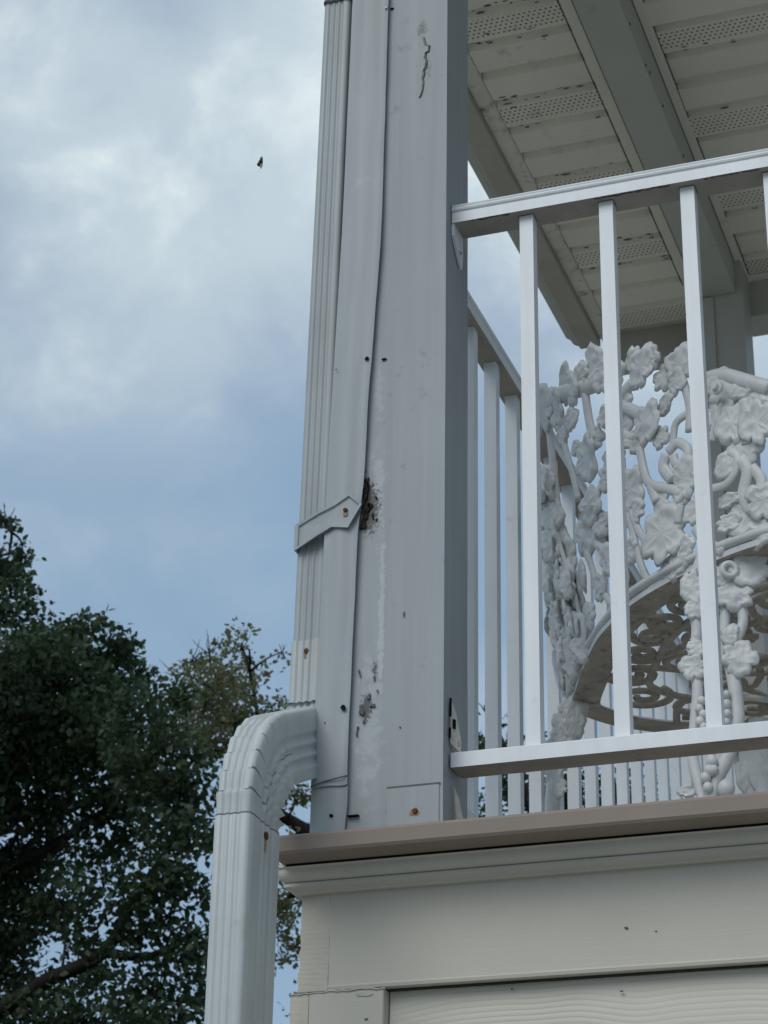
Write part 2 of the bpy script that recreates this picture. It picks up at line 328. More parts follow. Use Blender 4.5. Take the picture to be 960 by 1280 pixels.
# deck boards behind the edge
w = 0.138
for i in range(19):
    y0 = 2.550 + i * (w + 0.005)
    if i == 0: fb = obj('deck_board', B(-0.985, XR, y0, y0 + w, DECK - 0.025, DECK - 0.001), M['deck'], base, bevel=0.003); fb0 = fb.matrix_local.translation.copy()
    else:
        d_ = fb.copy(); COL.objects.link(d_); d_.parent = base; d_.location = fb.location + Vector((0, i * (w + 0.005), 0))
# crown moulding
ZU = DECK - 0.0245
cm = [(2.4635, ZU), (2.4635, ZU - 0.003), (2.4665, ZU - 0.005)]
for i in range(7):
    a = i / 6 * PI / 2; cm.append((2.4665 + 0.0135 * (1 - math.cos(a)), ZU - 0.006 - 0.0135 * math.sin(a)))
cm += [(2.4772, ZU - 0.0205), (2.4768, ZU - 0.0212), (2.4768, ZU - 0.0246), (2.4776, ZU - 0.0254)]
cm += [(2.4830, ZU - 0.0275), (2.4905, ZU - 0.0300), (2.4912, ZU - 0.0315), (2.505, ZU - 0.0315), (2.505, ZU)]
bm = bmesh.new()
# mitred return along the left side: the profile is swept front then side
side_c = [(-0.9990 + (2.5 - p[0]) * -0.9 - 0.0, p[1]) for p in cm]
ra = [bm.verts.new((XR, p[0], p[1])) for p in cm]
rb = [bm.verts.new((XL - (2.500 - p[0]) * 0.68, p[0], p[1])) for p in cm]
rc = [bm.verts.new((XL - (2.500 - p[0]) * 0.68, 5.3, p[1])) for p in cm]
for A_, B_ in ((ra, rb), (rb, rc)):
    for i in range(len(cm) - 1): bm.faces.new((A_[i], A_[i + 1], B_[i + 1], B_[i]))
bm.faces.new(ra)
obj('crown_moulding', bm, M['trim'], base)
# frieze: front board with a lipped lower edge, side board whose sawn end shows at the corner
ZF0 = 0.631 + ZC; ZF1 = ZU - 0.030
pr = [(2.500, ZF1), (2.500, ZF0 + 0.006), (2.498, ZF0 + 0.004), (2.499, ZF0), (2.524, ZF0), (2.524, ZF1)]
bm = prism(bmesh.new(), pr, 'X', -0.9735, XR)
obj('frieze_board', bm, M['frieze'], base)
bm = bmesh.new(); rnd = random.Random(5)
zs = [ZF0 + (ZF1 - ZF0) * i / 22 for i in range(23)]
fr = []; 
for i, z in enumerate(zs):
    xl = XL + (0.0012 * math.sin(i * 1.3) if z < ZF0 + 0.06 else 0) + rnd.uniform(-.0006, .0006) - max(0, (ZF0 + 0.05 - z)) * 0.05
    xr = -0.9737 + rnd.uniform(-.0004, .0001)
    fr.append((bm.verts.new((xl, 2.5008, z)), bm.verts.new((xr, 2.5004, z)), bm.verts.new((xr, 2.53, z)), bm.verts.new((xl, 5.3, z)), ))
for a, b_ in zip(fr[:-1], fr[1:]):
    for j in range(4): bm.faces.new((a[j], a[(j + 1) % 4], b_[(j + 1) % 4], b_[j]))
bm.faces.new(fr[0]); bm.faces.new(fr[-1])
obj('side_frieze_board', bm, M['endgrain'], base)
# corner boards
ZB = 0.0
pr_front = [(-0.9975, 2.4985), (-0.9015, 2.4985), (-0.9005, 2.500), (-0.9005, 2.53), (-0.9975, 2.53)]
obj('corner_board', prism(bmesh.new(), pr_front, 'Z', ZB, ZF0 - 0.0025), M['frieze'], base)
bm = bmesh.new(); rows = []
for i in range(40):
    z = ZB + (ZF0 - 0.0035 - ZB) * (i / 39) ** 0.35
    x0 = -1.0225 + noise.noise((z * 30, 1, 2)) * 0.0018
    x1 = -0.9985 + noise.noise((z * 40, 5, 2)) * 0.0006
    rows.append((bm.verts.new((x0, 2.4990, z)), bm.verts.new((x1, 2.4990, z)), bm.verts.new((x1, 2.56, z)), bm.verts.new((x0, 2.64, z))))
for a, b_ in zip(rows[:-1], rows[1:]):
    for j in range(4): bm.faces.new((a[j], a[(j + 1) % 4], b_[(j + 1) % 4], b_[j]))
bm.faces.new(rows[0]); bm.faces.new(rows[-1])
obj('side_corner_board', bm, M['endgrain'], base)
# caulk line over the corner boards and down the end of the frieze
def caulk(pts, r, seed):
    rnd = random.Random(seed); pp = []
    for a, b_ in zip(pts[:-1], pts[1:]):
        a = Vector(a); b_ = Vector(b_); k = max(2, int((b_ - a).length / 0.006))
        for i in range(k):
            p = a.lerp(b_, i / k); pp.append(p + Vector((rnd.uniform(-1, 1), 0, rnd.uniform(-1, 1))) * r * 0.7)
    pp.append(Vector(pts[-1]))
    bm = bmesh.new(); tube(bm, pp, [r * rnd.uniform(0.5, 1.2) for _ in pp], 5, 2); return bm
obj('caulk_bead', caulk([(-1.022, 2.4985, ZF0 - 0.003), (-0.96, 2.498, ZF0 - 0.0015), (-0.898, 2.498, ZF0 - 0.002)], 0.0013, 3), M['caulk'], base, True)
obj('caulk_bead', caulk([(-0.974, 2.5, ZF0 + 0.001), (-0.9745, 2.5, ZF0 + 0.028)], 0.0008, 4), M['caulk'], base, True)
bm = bmesh.new(); ragged(bm, -0.926, 2.4985, ZF0 - 0.008, 0.010, 0.0025, 9, t=.0012); obj('caulk_bead', bm, M['caulk'], base)
# siding courses to the ground (lapped)
expo = 0.178; z1 = ZF0 - 0.004; k = 0
while z1 > 0.05:
    z0 = max(z1 - expo, 0.02)
    bm = prism(bmesh.new(), [(2.5125, z0 - 0.012), (2.519, z1 + 0.006), (2.527, z1 + 0.006), (2.522, z0 - 0.012)], 'X', -0.899, XR)
    obj('siding_board', bm, M['siding'], base); z1 = z0; k += 1
# side siding (unseen from the front but the wall turns the corner)
z1 = ZF0 - 0.004
while z1 > 0.05:
    z0 = max(z1 - expo, 0.02)
    bm = prism(bmesh.new(), [(-1.012, z0 - 0.012), (-1.006, z1 + 0.006), (-0.998, z1 + 0.006), (-1.002, z0 - 0.012)], 'Y', 2.645, 5.3)
    obj('siding_board', bm, M['siding'], base); z1 = z0
# little dark nail holes and dings
for (px, py, y, r) in ((432, 1088, 2.469, .0016), (507, 1072, 2.468, .0014), (783, 1084, 2.4995, .0022), (783, 1160, 2.4995, .0022), (716, 1054, 2.468, .0012), (820, 1164, 2.4995, .001), (640, 1236, 2.514, .0015), (777, 1239, 2.514, .0016), (458, 1274, 2.4985, .002)):
    p = at(px, py, y); bm = bmesh.new(); ragged(bm, p.x, y, p.z, r * 1.1, r * .65, px); obj('nail_hole', bm, M['seam_and_shade'], base)
obj('contact_shadow', B(-1.020, XR, 2.4622, 2.4650, ZU - .0026, ZU + .0006), M['dark'], base)  # dark strip painting the contact shadow under the deck edge
obj('contact_shadow', B(-0.899, XR, 2.5125, 2.5200, ZF0 - .0022, ZF0 - .0003), M['crack_and_shadow'], base)  # dark strip painting the shadow line below the frieze
# foundation core so no light leaks through
obj('foundation_wall', B(-0.99, XR, 2.53, 5.28, 0.0, DECK - 0.03), M['trim'], base)

# house wall that closes the porch on the right, beyond the frame
house = thing('house', 'taupe sided house wall closing the far right end of the porch', 'house', (6.0, 3.5, 0))
obj('wall', B(XR + 0.002, 9.0, 2.0, 9.0, 0, 5.6), M['siding'], house)
obj('roof', prism(bmesh.new(), [(1.6, 5.6), (9.4, 5.6), (5.5, 8.0)], 'X', XR + 0.01, 9.3), M['roof'], house)

# ------------------------------------------------------------------ corner post
PX0, PX1, PY0, PY1 = -0.965, -0.825, 2.478, 2.600
ZT = 3.05 + ZC
post = thing('porch_post', 'grey painted square porch post at the corner, cracked and rotting along its left edge', 'post', (-0.895, 2.54, DECK))
bm = bmesh.new()
xs = [PX0, -0.930, -0.912, -0.905, -0.899, -0.893, -0.87, PX1 + 0.006, PX1 + 0.0018, PX1]
yo = [0.003, 0.0028, 0.0022, 0.0020, 0.0013, 0.0002, 0.0, 0.0, 0.0006, 0.0026]
zs = [DECK + (ZT - DECK) * i / 60 for i in range(61)]
ringF = []
for z in zs:
    row = []
    for x, y in zip(xs, yo):
        wob = 0.0010 * noise.noise((x * 22, 3, z * 5.0)) + (0.0016 * noise.noise((x * 60, 9, z * 26)) if x < -0.898 and z < 2.95 else 0)
        row.append(bm.verts.new((x, PY0 + y + wob, z)))
    for x, y in ((PX1, 2.50), (PX1, 2.57), (PX1, PY1 - 0.003), (PX1 - 0.003, PY1), (PX0, PY1)): row.append(bm.verts.new((x + (0.0007 * noise.noise((1, y * 30, z * 6)) if x > -0.83 else 0), y, z)))
    ringF.append(row)
nn = len(ringF[0])
for a, b_ in zip(ringF[:-1], ringF[1:]):
    for j in range(nn): bm.faces.new((a[j], a[(j + 1) % nn], b_[(j + 1) % nn], b_[j]))
bm.faces.new(ringF[0]); bm.faces.new(ringF[-1])
obj('post_wrap', bm, M['post'], post, True).data.set_sharp_from_angle(angle=0.5)
# base sleeve: short proud wrap with a scored top edge
bm = bmesh.new()
pr = [(-0.892, PY0 - 0.0022), (PX1 + 0.001, PY0 - 0.0022), (PX1 + 0.0024, PY0), (PX1 + 0.0024, 2.5295), (PX1 - .004, 2.5295), (PX1 - .004, PY0 + 0.004), (-0.892, PY0 + 0.004)]
prism(bm, pr, 'Z', DECK, 0.8745 + ZC)
bs = obj('base_sleeve', bm, M['post'], post)
obj('seam_and_shade', B(-0.8925, PX1 + 0.0026, PY0 - 0.0024, PY0 + 0.003, 0.8745 + ZC, 0.8768 + ZC), M['seam_and_shade'], post)
# flashing strip: a loose aluminium strip over the left edge, wavy right edge
Lk = [(2.30, -0.962), (2.117, -0.969), (1.704, -0.975), (1.371, -0.985), (1.134, -0.989), (0.886, -0.995), (0.80, -0.996)]
Rk = [(2.30, -0.906), (2.117, -0.910), (1.692, -0.914), (1.562, -0.921), (1.436, -0.928), (1.314, -0.9315), (1.244, -0.938), (1.128, -0.941), (0.94, -0.945), (0.895, -0.944), (0.86, -0.9445), (0.80, -0.950)]
def interp(tab, z):
    for (za, xa), (zb, xb) in zip(tab[:-1], tab[1:]):
        if z <= za and z >= zb:
            t = (za - z) / (za - zb); return xa + (xb - xa) * t
    return tab[0][1] if z > tab[0][0] else tab[-1][1]
def strip_mesh(z0, z1, n, yb=2.4745):
    bm = bmesh.new(); rows = []
    for i in range(n + 1):
        z = z0 + (z1 - z0) * i / n; zz = z - ZC
        a, b_ = interp(Lk, zz), interp(Rk, zz); row = []
        for j in range(13):
            t = j / 12
            y = yb - 0.0042 * math.sin(PI * min(1, t / 0.9)) ** 1.3 + 0.0010 * noise.noise((t * 3, 2, z * 6)) - (0.0012 if j == 12 else 0)
            if t > 0.8: y += -0.0025 * (t - 0.8) / 0.2 * (0.6 + noise.noise((4, 4, z * 9)))
            row.append(Vector((a + (b_ - a) * t + (0.0006 * noise.noise((7, 7, z * 25)) if j == 12 else 0), y, z)))
        rows.append(row)
    fr = [[bm.verts.new(p) for p in r] for r in rows]; bk = [[bm.verts.new(p + Vector((0, 0.0012, 0))) for p in r] for r in rows]
    for i in range(n):
        for j in range(12):
            bm.faces.new((fr[i][j], fr[i][j + 1], fr[i + 1][j + 1], fr[i + 1][j])); bm.faces.new((bk[i][j], bk[i + 1][j], bk[i + 1][j + 1], bk[i][j + 1]))
        bm.faces.new((fr[i][0], fr[i + 1][0], bk[i + 1][0], bk[i][0])); bm.faces.new((fr[i][12], bk[i][12], bk[i + 1][12], fr[i + 1][12]))
    for k_ in (0, n):
        for j in range(12): bm.faces.new((fr[k_][j], fr[k_][j + 1], bk[k_][j + 1], bk[k_][j]))
    return bm
obj('flashing_strip', strip_mesh(0.884 + ZC, ZT - 0.05, 90), M['strip'], post, True).data.set_sharp_from_angle(angle=0.7)
obj('flashing_strip', strip_mesh(DECK + 0.002, 0.8865 + ZC, 10, 2.4770), M['strip'], post, True, label='short lower length of flashing strip').data.set_sharp_from_angle(angle=0.7)
# seam of the strip (overlap shadow line, slanting)
bm = bmesh.new(); tube(bm, [(-0.9945, 2.4728, 0.886 + ZC), (-0.975, 2.4685, 0.8895 + ZC), (-0.9445, 2.4705, 0.8955 + ZC)], 0.0009, 6, 4); obj('seam_and_shade', bm, M['seam_and_shade'], post)
# crack: a jagged split in the wrap near the top
crk = [(529, 62, .3), (534, 70, .6), (536, 84, 1.0), (532, 90, 1.3), (534, 103, 1.2), (533.5, 118 - 40, .0)]
crk = [(530, 46, .25), (533, 56, .4), (537.5, 57.5, .7), (536.5, 64, .7), (533, 66, 1.2), (532.2, 73, 1.3), (534, 76, .9), (533, 84, 1.5), (530.5, 89, 1.5), (531, 93, 1.6), (529.2, 98, 1.1), (530, 104, .8), (529, 112, .6), (527, 119, .9), (525, 122, .3)]
bm = bmesh.new(); prev = None
for (px, py, wd) in crk:
    p = at(px, py, PY0 - 0.0012); hw = wd * 0.00042
    cur_ = (bm.verts.new((p.x - hw, PY0 - 0.0014, p.z)), bm.verts.new((p.x + hw * 1.1, PY0 - 0.0010, p.z + .001)), bm.verts.new((p.x + hw, PY0 + .001, p.z)), bm.verts.new((p.x - hw, PY0 + .001, p.z)))
    if prev:
        for j in range(4): bm.faces.new((prev[j], prev[(j + 1) % 4], cur_[(j + 1) % 4], cur_[j]))
    prev = cur_
obj('crack', bm, M['crack_and_shadow'], post)
bm = bmesh.new(); prev = None
for (px, py, wd) in crk:                   # lifted paint lip along one side of the split
    p = at(px, py, PY0); hw = wd * 0.0010
    cur_ = (bm.verts.new((p.x - hw - .0006, PY0 - .0018, p.z)), bm.verts.new((p.x - hw - .0034, PY0 + .0004, p.z)))
    if prev: bm.faces.new((prev[0], prev[1], cur_[1], cur_[0]))
    prev = cur_
obj('paint_lip', bm, M['post'], post, True)
# rotten hole at the strip's edge
bm = bmesh.new()
for (px, py, rx, rz, sd) in ((457, 615, .0030, .014, 1), (458, 638, .0042, .012, 2), (454, 655, .0032, .010, 3), (463, 632, .0026, .0045, 4), (466, 645, .0016, .004, 5), (460, 603, .0016, .006, 6), (470, 622, .001, .002, 7), (471, 650, .001, .003, 8)):
    p = at(px, py, PY0 + .001); ragged(bm, p.x, PY0 + 0.0012, p.z, rx, rz, sd, t=.0012, amp=.6)
obj('rot_hole', bm, M['rot'], post)
bm = bmesh.new()
for (px, py, rx, rz, sd) in ((449, 840, .0011, .003, 11), (450.5, 845, .0008, .0014, 12), (466, 882, .0030, .0026, 13), (461, 871, .002, .004, 14), (447, 910, .0012, .002, 15), (452, 888, .0028, .008, 16), (472, 864, .0012, .002, 17), (455, 902, .0012, .003, 18), (468, 848, .001, .003, 19), (446, 917, .001, .0035, 20)):
    p = at(px, py, PY0 + .001); ragged(bm, p.x, PY0 + 0.0008, p.z, rx, rz, sd, t=.0012, amp=.7)
obj('paint_chips', bm, M['seam_and_shade'], post)
# small holes, nails, screws
def dot(name, px, py, y, r, m, parent, sd=0, rz=None):
    p = at(px, py, y); bm = bmesh.new(); ragged(bm, p.x, y, p.z, r, rz or r, sd or int(px), t=.0010, amp=.3); return obj(name, bm, m, parent)
dot('nail_hole', 429, 884.5, 2.4708, .0034, M['dark'], post, 5); dot('nail_hole', 414, 1019.5, 2.473, .0022, M['dark'], post, 7)
dot('nail_hole', 406, 903, 2.470, .0009, M['seam_and_shade'], post); dot('nail_hole', 458.5, 448, 2.472, .0026, M['dark'], post); dot('nail_hole', 480, 449, 2.479, .0032, M['dark'], post, 4, .0015)
dot('nail_hole', 490, 11, 2.479, .0026, M['dark'], post, 8, .0017); dot('nail_hole', 500, 909, 2.4775, .001, M['seam_and_shade'], post); dot('nail_hole', 420, 462, 2.4705, .0009, M['seam_and_shade'], post); dot('nail_hole', 505, 768, 2.4775, .001, M['seam_and_shade'], post, 0, .004)
p = at(483, 10, 2.4715); nb = bmesh.new(); disc_y(nb, p.x, 2.4708, p.z, .0026, .003); obj('nail_head', nb, M['zinc'], post)
bm = B(-0.9446, -0.930, 2.4745, 2.4800, 0.8428 + ZC, 0.8445 + ZC); obj('seam_and_shade', bm, M['dark'], post)
p = at(519, 1014, 2.4755); bm = bmesh.new(); disc_y(bm, p.x, 2.4752, p.z, .0040, .004); sc = obj('screw', bm, M['rust'], post)
bm = bmesh.new(); ragged(bm, p.x - .001, 2.4757, p.z - .001, .0056, .0062, 3, t=.0003); obj('rust_stain', bm, M['ruststain'], post)
# torn casing at the foot of the right face
bm = bmesh.new()
for k_, (pts, yb) in enumerate(((((566, 888), (571, 905), (577, 940), (583, 1003), (592, 1022), (567, 1028), (566, 985), (562, 975)), 0.0),)):
    pass
def tear(pxy, dx, seed):
    rnd = random.Random(seed); f_ = []; b2 = []
    bm = bmesh.new()
    for (y, z, o) in pxy:
        f_.append(bm.verts.new((PX1 + o + dx, y, z + ZC))); b2.append(bm.verts.new((PX1 + o * 0.3 + 0.0003, y + .002, z + ZC)))
    n_ = len(f_)
    bm.faces.new(f_); bm.faces.new(b2[::-1])
    for i in range(n_): bm.faces.new((f_[i], b2[i], b2[(i + 1) % n_], f_[(i + 1) % n_]))
    return bm
obj('torn_casing', tear([(2.528, .806, .004), (2.530, .842, .006), (2.528, .868, .004), (2.530, .887, .003), (2.532, .872, .009), (2.535, .850, .012), (2.540, .826, .016), (2.545, .806, .025)], .001, 1), M['torn'], post, label='torn and curling casing at the foot of the post')
obj('torn_casing', tear([(2.516, .942, .002), (2.517, .985, .002), (2.520, 1.003, .001), (2.523, .986, .007), (2.528, .945, .013), (2.528, .931, .012)], .0008, 2), M['torn'], post, label='torn bracket cover above the bottom rail')
bm = bmesh.new()
for (a, b_, w_) in (((2.5165, 1.003), (2.5165, .978), .0005), ((2.514, .962), (2.514, .948), .0006)):
    box(bm, PX1 + .0015, PX1 + .0042, a[0] - w_, a[0] + w_, b_[1] + ZC, a[1] + ZC)
box(bm, PX1 + .0055, PX1 + .0085, 2.5175, 2.5215, 0.962 + ZC, 0.974 + ZC)
obj('split', bm, M['dark'], post)

# ------------------------------------------------------------------ downspout
def pipe_profile(w, d, rib=0.0021):
    """outline of a ribbed rectangular downspout, front (-Y) face first; returns (dx, dy) offsets from its centre"""
    pts = []; cr = 0.0065
    def face(n, L_, nr, flatend):
        o = []
        for i in range(n + 1):
            t = i / n; u = (t - 0.5)
            ph = (t - flatend) / (1 - 2 * flatend)
            dd = 0.0
            if 0 < ph < 1: dd = -rib * (0.5 - 0.5 * math.cos(2 * PI * nr * ph)) ** 0.8
            o.append((u * (L_ - 2 * cr), dd))
        return o
    def corner(cx, cy_, a0):
        return [(cx + cr * math.cos(a0 + i / 4 * PI / 2), cy_ + cr * math.sin(a0 + i / 4 * PI / 2)) for i in range(1, 4)]
    hw, hd = w / 2, d / 2
    pts += [(u - 0.001, -hd - q) for u, q in face(40, w, 3, 0.08)]
    pts += corner(hw - cr, -hd + cr, -PI / 2)
    pts += [(hw + q, u + 0.007) for u, q in face(56, d, 3, 0.20)]
    pts += corner(hw - cr, hd - cr, 0)
    pts += [(-u, hd + q) for u, q in face(40, w, 3, 0.12)]
    pts += corner(-hw + cr, hd - cr, PI / 2)
    pts += [(-hw - q, -u) for u, q in face(48, d, 4, 0.1)]
    pts += corner(-hw + cr, -hd + cr, PI)
    return pts
def sweep(path, prof, caps=True):
    """path: list of (point, down-tangent angle from vertical in the YZ plane, scale, crimp) ; section is kept square to the path"""
    bm = bmesh.new(); rings = []
    for (P, ang, sc_, f) in path:
        # local front axis: rotate (0,-1,0) about X by the bend angle
        fy, fz = -math.cos(ang), math.sin(ang)
        ring = []
        for (dx, dy) in prof:
            kx, ky = (f(dx, dy) if f else (1, 1))
            X_ = dx * sc_ * kx; q = -dy * sc_ * ky                # q along the front axis
            ring.append(bm.verts.new((P[0] + X_, P[1] + fy * q, P[2] + fz * q)))
        rings.append(ring)
    n_ = len(prof)
    for a, b_ in zip(rings[:-1], rings[1:]):
        for j in range(n_): bm.faces.new((a[j], a[(j + 1) % n_], b_[(j + 1) % n_], b_[j]))
    if caps: bm.faces.new(rings[0][::-1]); bm.faces.new(rings[-1])
    return bm
PW, PD = 0.0435, 0.0860
UX, UY = -1.0112, 2.490 + PD / 2          # centre of the upper pipe at strap height
LX, LY = -0.9940, 2.232 + PD / 2
ds = thing('downspout', 'ribbed white metal downspout strapped beside the porch post, elbowed out past the deck edge', 'downspout', (-1.0, 2.4, 0))
prof = pipe_profile(PW, PD)
def upx(z): return UX + 0.0125 * (z - 1.27 - ZC)
path = []
for i in range(13):
    z = (1.06 + (2.148 - 1.06) * i / 12) + ZC; path.append(((upx(z), UY, z), 0, 1.0, None))
obj('upper_pipe', sweep(path, prof), M['upipe'], ds, True).data.set_sharp_from_angle(angle=0.6)
path = []
for i in range(7):
    z = (2.1475 + 0.75 * i / 6) + ZC; path.append(((upx(z) + 0.001, UY, z), 0, 1.05, None))
obj('top_sleeve', sweep(path, prof), M['upipe'], ds, True).data.set_sharp_from_angle(angle=0.6)
bm = bmesh.new()
for z in (2.1475,):
    path = [((upx(z + ZC) + .001, UY, z + ZC - .001), 0, 1.085, None), ((upx(z + ZC) + .001, UY, z + ZC + .003), 0, 1.085, None)]
bm = sweep(path, prof); obj('seam_and_shade', bm, M['seam_and_shade'], ds)
# elbow: sleeve, inner bend, slanted leg, outer bend
TH = math.radians(67); Rb = 0.058; Rb2 = 0.130
P = []
z_s = 1.096 + ZC; zb0 = 1.010 + ZC
for i in range(9):
    t = i / 8; z = z_s + (zb0 - z_s) * t; P.append(((upx(z), UY, z), 0.0, 1.055, None))
def crimps(k, inner, amp):
    def f(dx, dy):
        # inner = +1 when the compressed side is the front face, -1 when it is the back face
        wgt = 0.5 + 0.5 * inner * (-dy / (PD / 2))
        wgt = max(0.0, wgt) ** 1.2
        a = amp * k * (0.25 + 0.75 * wgt)
        return (1 + a * 1.25, 1 + a * 0.9)
    return f
NB = 72
cz, cyy = zb0, UY - Rb                    # bend centre lies in front of the pipe
yy = zz = None
for i in range(NB + 1):
    a = TH * i / NB; sawt = ((i / NB) * 7) % 1.0
    k_ = (1 - sawt) ** 1.5 - 0.35
    yy = cyy + Rb * math.cos(a); zz = cz - Rb * math.sin(a)
    P.append(((upx(zb0) + (LX - upx(zb0)) * 0.05 * (i / NB) ** 1.2, yy, zz), a, 1.055 - 0.02 * i / NB, crimps(k_ * min(1, i / 8, (NB - i) / 8), 1, 0.13)))
dy_total = UY - LY; dyb = (Rb + Rb2) * (1 - math.cos(TH))
Lleg = (dy_total - dyb) / math.sin(TH)
y0_, z0_ = yy, zz
for i in range(1, 10):
    t = i / 10; P.append(((upx(zb0) + (LX - upx(zb0)) * (0.05 + 0.75 * t), y0_ - Lleg * math.sin(TH) * t, z0_ - Lleg * math.cos(TH) * t), TH, 1.035, None))
y1_, z1_ = y0_ - Lleg * math.sin(TH), z0_ - Lleg * math.cos(TH)
cy2, cz2 = y1_ + Rb2 * math.cos(TH), z1_ - Rb2 * math.sin(TH)
for i in range(NB + 1):
    a = TH * (1 - i / NB); sawt = ((i / NB) * 7) % 1.0; k_ = (1 - sawt) ** 1.5 - 0.35
    P.append(((LX + (upx(zb0) - LX) * 0.20 * (1 - i / NB) ** 1.5, cy2 - Rb2 * math.cos(a), cz2 + Rb2 * math.sin(a)), a, 1.035, crimps(k_ * min(1, i / 8, (NB - i) / 8), -1, 0.24)))
z_end = 0.7755 + ZC
zc2 = cz2
for i in range(1, 7):
    P.append(((LX, LY, zc2 + (z_end - zc2) * i / 6), 0, 1.035, None))
prof2 = pipe_profile(PW, PD, 0.0026)
el = obj('elbow', sweep(P, prof2), M['pipe'], ds, True); el.data.set_sharp_from_angle(angle=0.75)
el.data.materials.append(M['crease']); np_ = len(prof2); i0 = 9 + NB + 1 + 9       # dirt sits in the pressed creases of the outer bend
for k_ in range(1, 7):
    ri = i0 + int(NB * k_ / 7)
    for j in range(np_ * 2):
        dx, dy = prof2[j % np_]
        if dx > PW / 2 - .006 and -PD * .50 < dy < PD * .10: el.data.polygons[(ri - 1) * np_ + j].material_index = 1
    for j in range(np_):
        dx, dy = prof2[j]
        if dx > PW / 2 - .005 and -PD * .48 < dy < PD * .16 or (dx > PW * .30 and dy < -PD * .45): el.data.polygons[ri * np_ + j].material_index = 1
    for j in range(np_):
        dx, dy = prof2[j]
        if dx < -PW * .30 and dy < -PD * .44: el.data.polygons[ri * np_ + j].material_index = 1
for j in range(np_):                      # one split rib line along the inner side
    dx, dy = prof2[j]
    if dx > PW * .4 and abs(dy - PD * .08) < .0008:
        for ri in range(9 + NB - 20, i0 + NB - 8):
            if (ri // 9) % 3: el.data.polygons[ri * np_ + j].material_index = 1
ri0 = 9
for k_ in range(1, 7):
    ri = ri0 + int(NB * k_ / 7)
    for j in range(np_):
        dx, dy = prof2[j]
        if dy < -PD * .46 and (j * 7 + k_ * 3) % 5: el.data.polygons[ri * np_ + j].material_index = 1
obj('seam_and_shade', sweep([((LX, LY, z_end + 0.0022), 0, 1.048, None), ((LX, LY, z_end + 0.0004), 0, 1.056, None)], prof), M['crease'], ds)
path = [((LX, LY, z_end + 0.0005), 0, 1.045, None)]
for i in range(16): path.append(((LX + 0.0006 * i / 15, LY, z_end - 0.001 - (z_end - 0.15) * i / 15), 0, 1.062, None))
obj('lower_pipe', sweep(path, prof), M['pipe'], ds, True).data.set_sharp_from_angle(angle=0.6)
# screws with rust runs
def screw(px, py, y, r, axis, parent, X_=None):
    if axis == 'Y': p = at(px, py, y)
    bm = bmesh.new(); disc_y(bm, p.x, y - .0010, p.z, r, .003); s_ = obj('screw', bm, M['rust'], parent)
    bm = bmesh.new(); ragged(bm, p.x, y + .0002, p.z - r * 0.9, r * 1.25, r * 2.0, int(px), t=.0003); obj('rust_stain', bm, M['ruststain'], parent)
screw(383.5, 814, 2.4895, .0040, 'Y', ds)
d = c_right * ((332 - 480) / F_PX) - c_up * ((1045 - 640) / F_PX) + fwd
xf = LX + PW * 1.062 / 2; d = d * (xf / d.x)
bm = bmesh.new(); disc_y(bm, xf + .0006, d.y, d.z + ZC, .0055, .003, axis='X'); obj('screw', bm, M['rust'], ds)
bm = bmesh.new(); prism(bm, [(d.y - .004, d.z + ZC), (d.y + .004, d.z + ZC), (d.y + .002, d.z + ZC - .02), (d.y - .002, d.z + ZC - .018)], 'X', xf - .0002, xf + .0003); obj('rust_stain', bm, M['ruststain'], ds)
# strap: stamped metal band, rim raised, pointed end screwed to the flashing
SY = 2.4690
outl = [(371.2, 657), (398.4, 639.4), (417.2, 630), (437.5, 616.7), (453.1, 630.5), (435.5, 660.2), (415, 659.5), (396.9, 670.6), (370.2, 688.5)]
bm = bmesh.new(); vs = []
for (px, py) in outl:
    p = at(px, py, SY); y = SY if px > 405 else (SY + 0.0145 * min(1, (405 - px) / 20))
    p = at(px, py, y); vs.append(bm.verts.new((p.x, y, p.z)))
f0 = bm.faces.new(vs); bm.normal_update()
if f0.normal.y > 0: f0.normal_flip()
bk = bmesh.ops.extrude_face_region(bm, geom=[f0]); nv = [e for e in bk['geom'] if isinstance(e, bmesh.types.BMVert)]; nf = [e for e in bk['geom'] if isinstance(e, bmesh.types.BMFace)]
for v in nv: v.co.y -= 0.0030
bm.normal_update()
r1 = bmesh.ops.inset_region(bm, faces=nf, thickness=0.0046, depth=0.0)
r2 = bmesh.ops.inset_region(bm, faces=nf, thickness=0.0012, depth=-0.0028)
strap = obj('strap', bm, M['strip'], ds)
# side wrap of the strap round the pipe
p1, p2 = at(371.2, 657, SY + .0145), at(370.2, 688.5, SY + .0145)
bm = bmesh.new(); a_ = [bm.verts.new(v) for v in ((p1.x, 2.4835 - .003, p1.z), (p2.x, 2.4835 - .003, p2.z), (p2.x - .001, 2.575, p2.z), (p1.x - .001, 2.575, p1.z))]
b2 = [bm.verts.new(v.co + Vector((-.0022, 0, 0))) for v in a_]
bm.faces.new(a_); bm.faces.new(b2[::-1])
for i in range(4): bm.faces.new((a_[i], b2[i], b2[(i + 1) % 4], a_[(i + 1) % 4]))
obj('strap_side', bm, M['strip'], strap)
p = at(431.5, 637.5, SY - .002); bm = bmesh.new(); disc_y(bm, p.x, SY - .0018, p.z, .0033, .0035); 
obj('screw', bm, M['rust'], strap)
bm = bmesh.new(); ragged(bm, p.x, SY - .0011, p.z - .004, .0026, .0065, 3, t=.0003); obj('rust_stain', bm, M['ruststain'], strap)

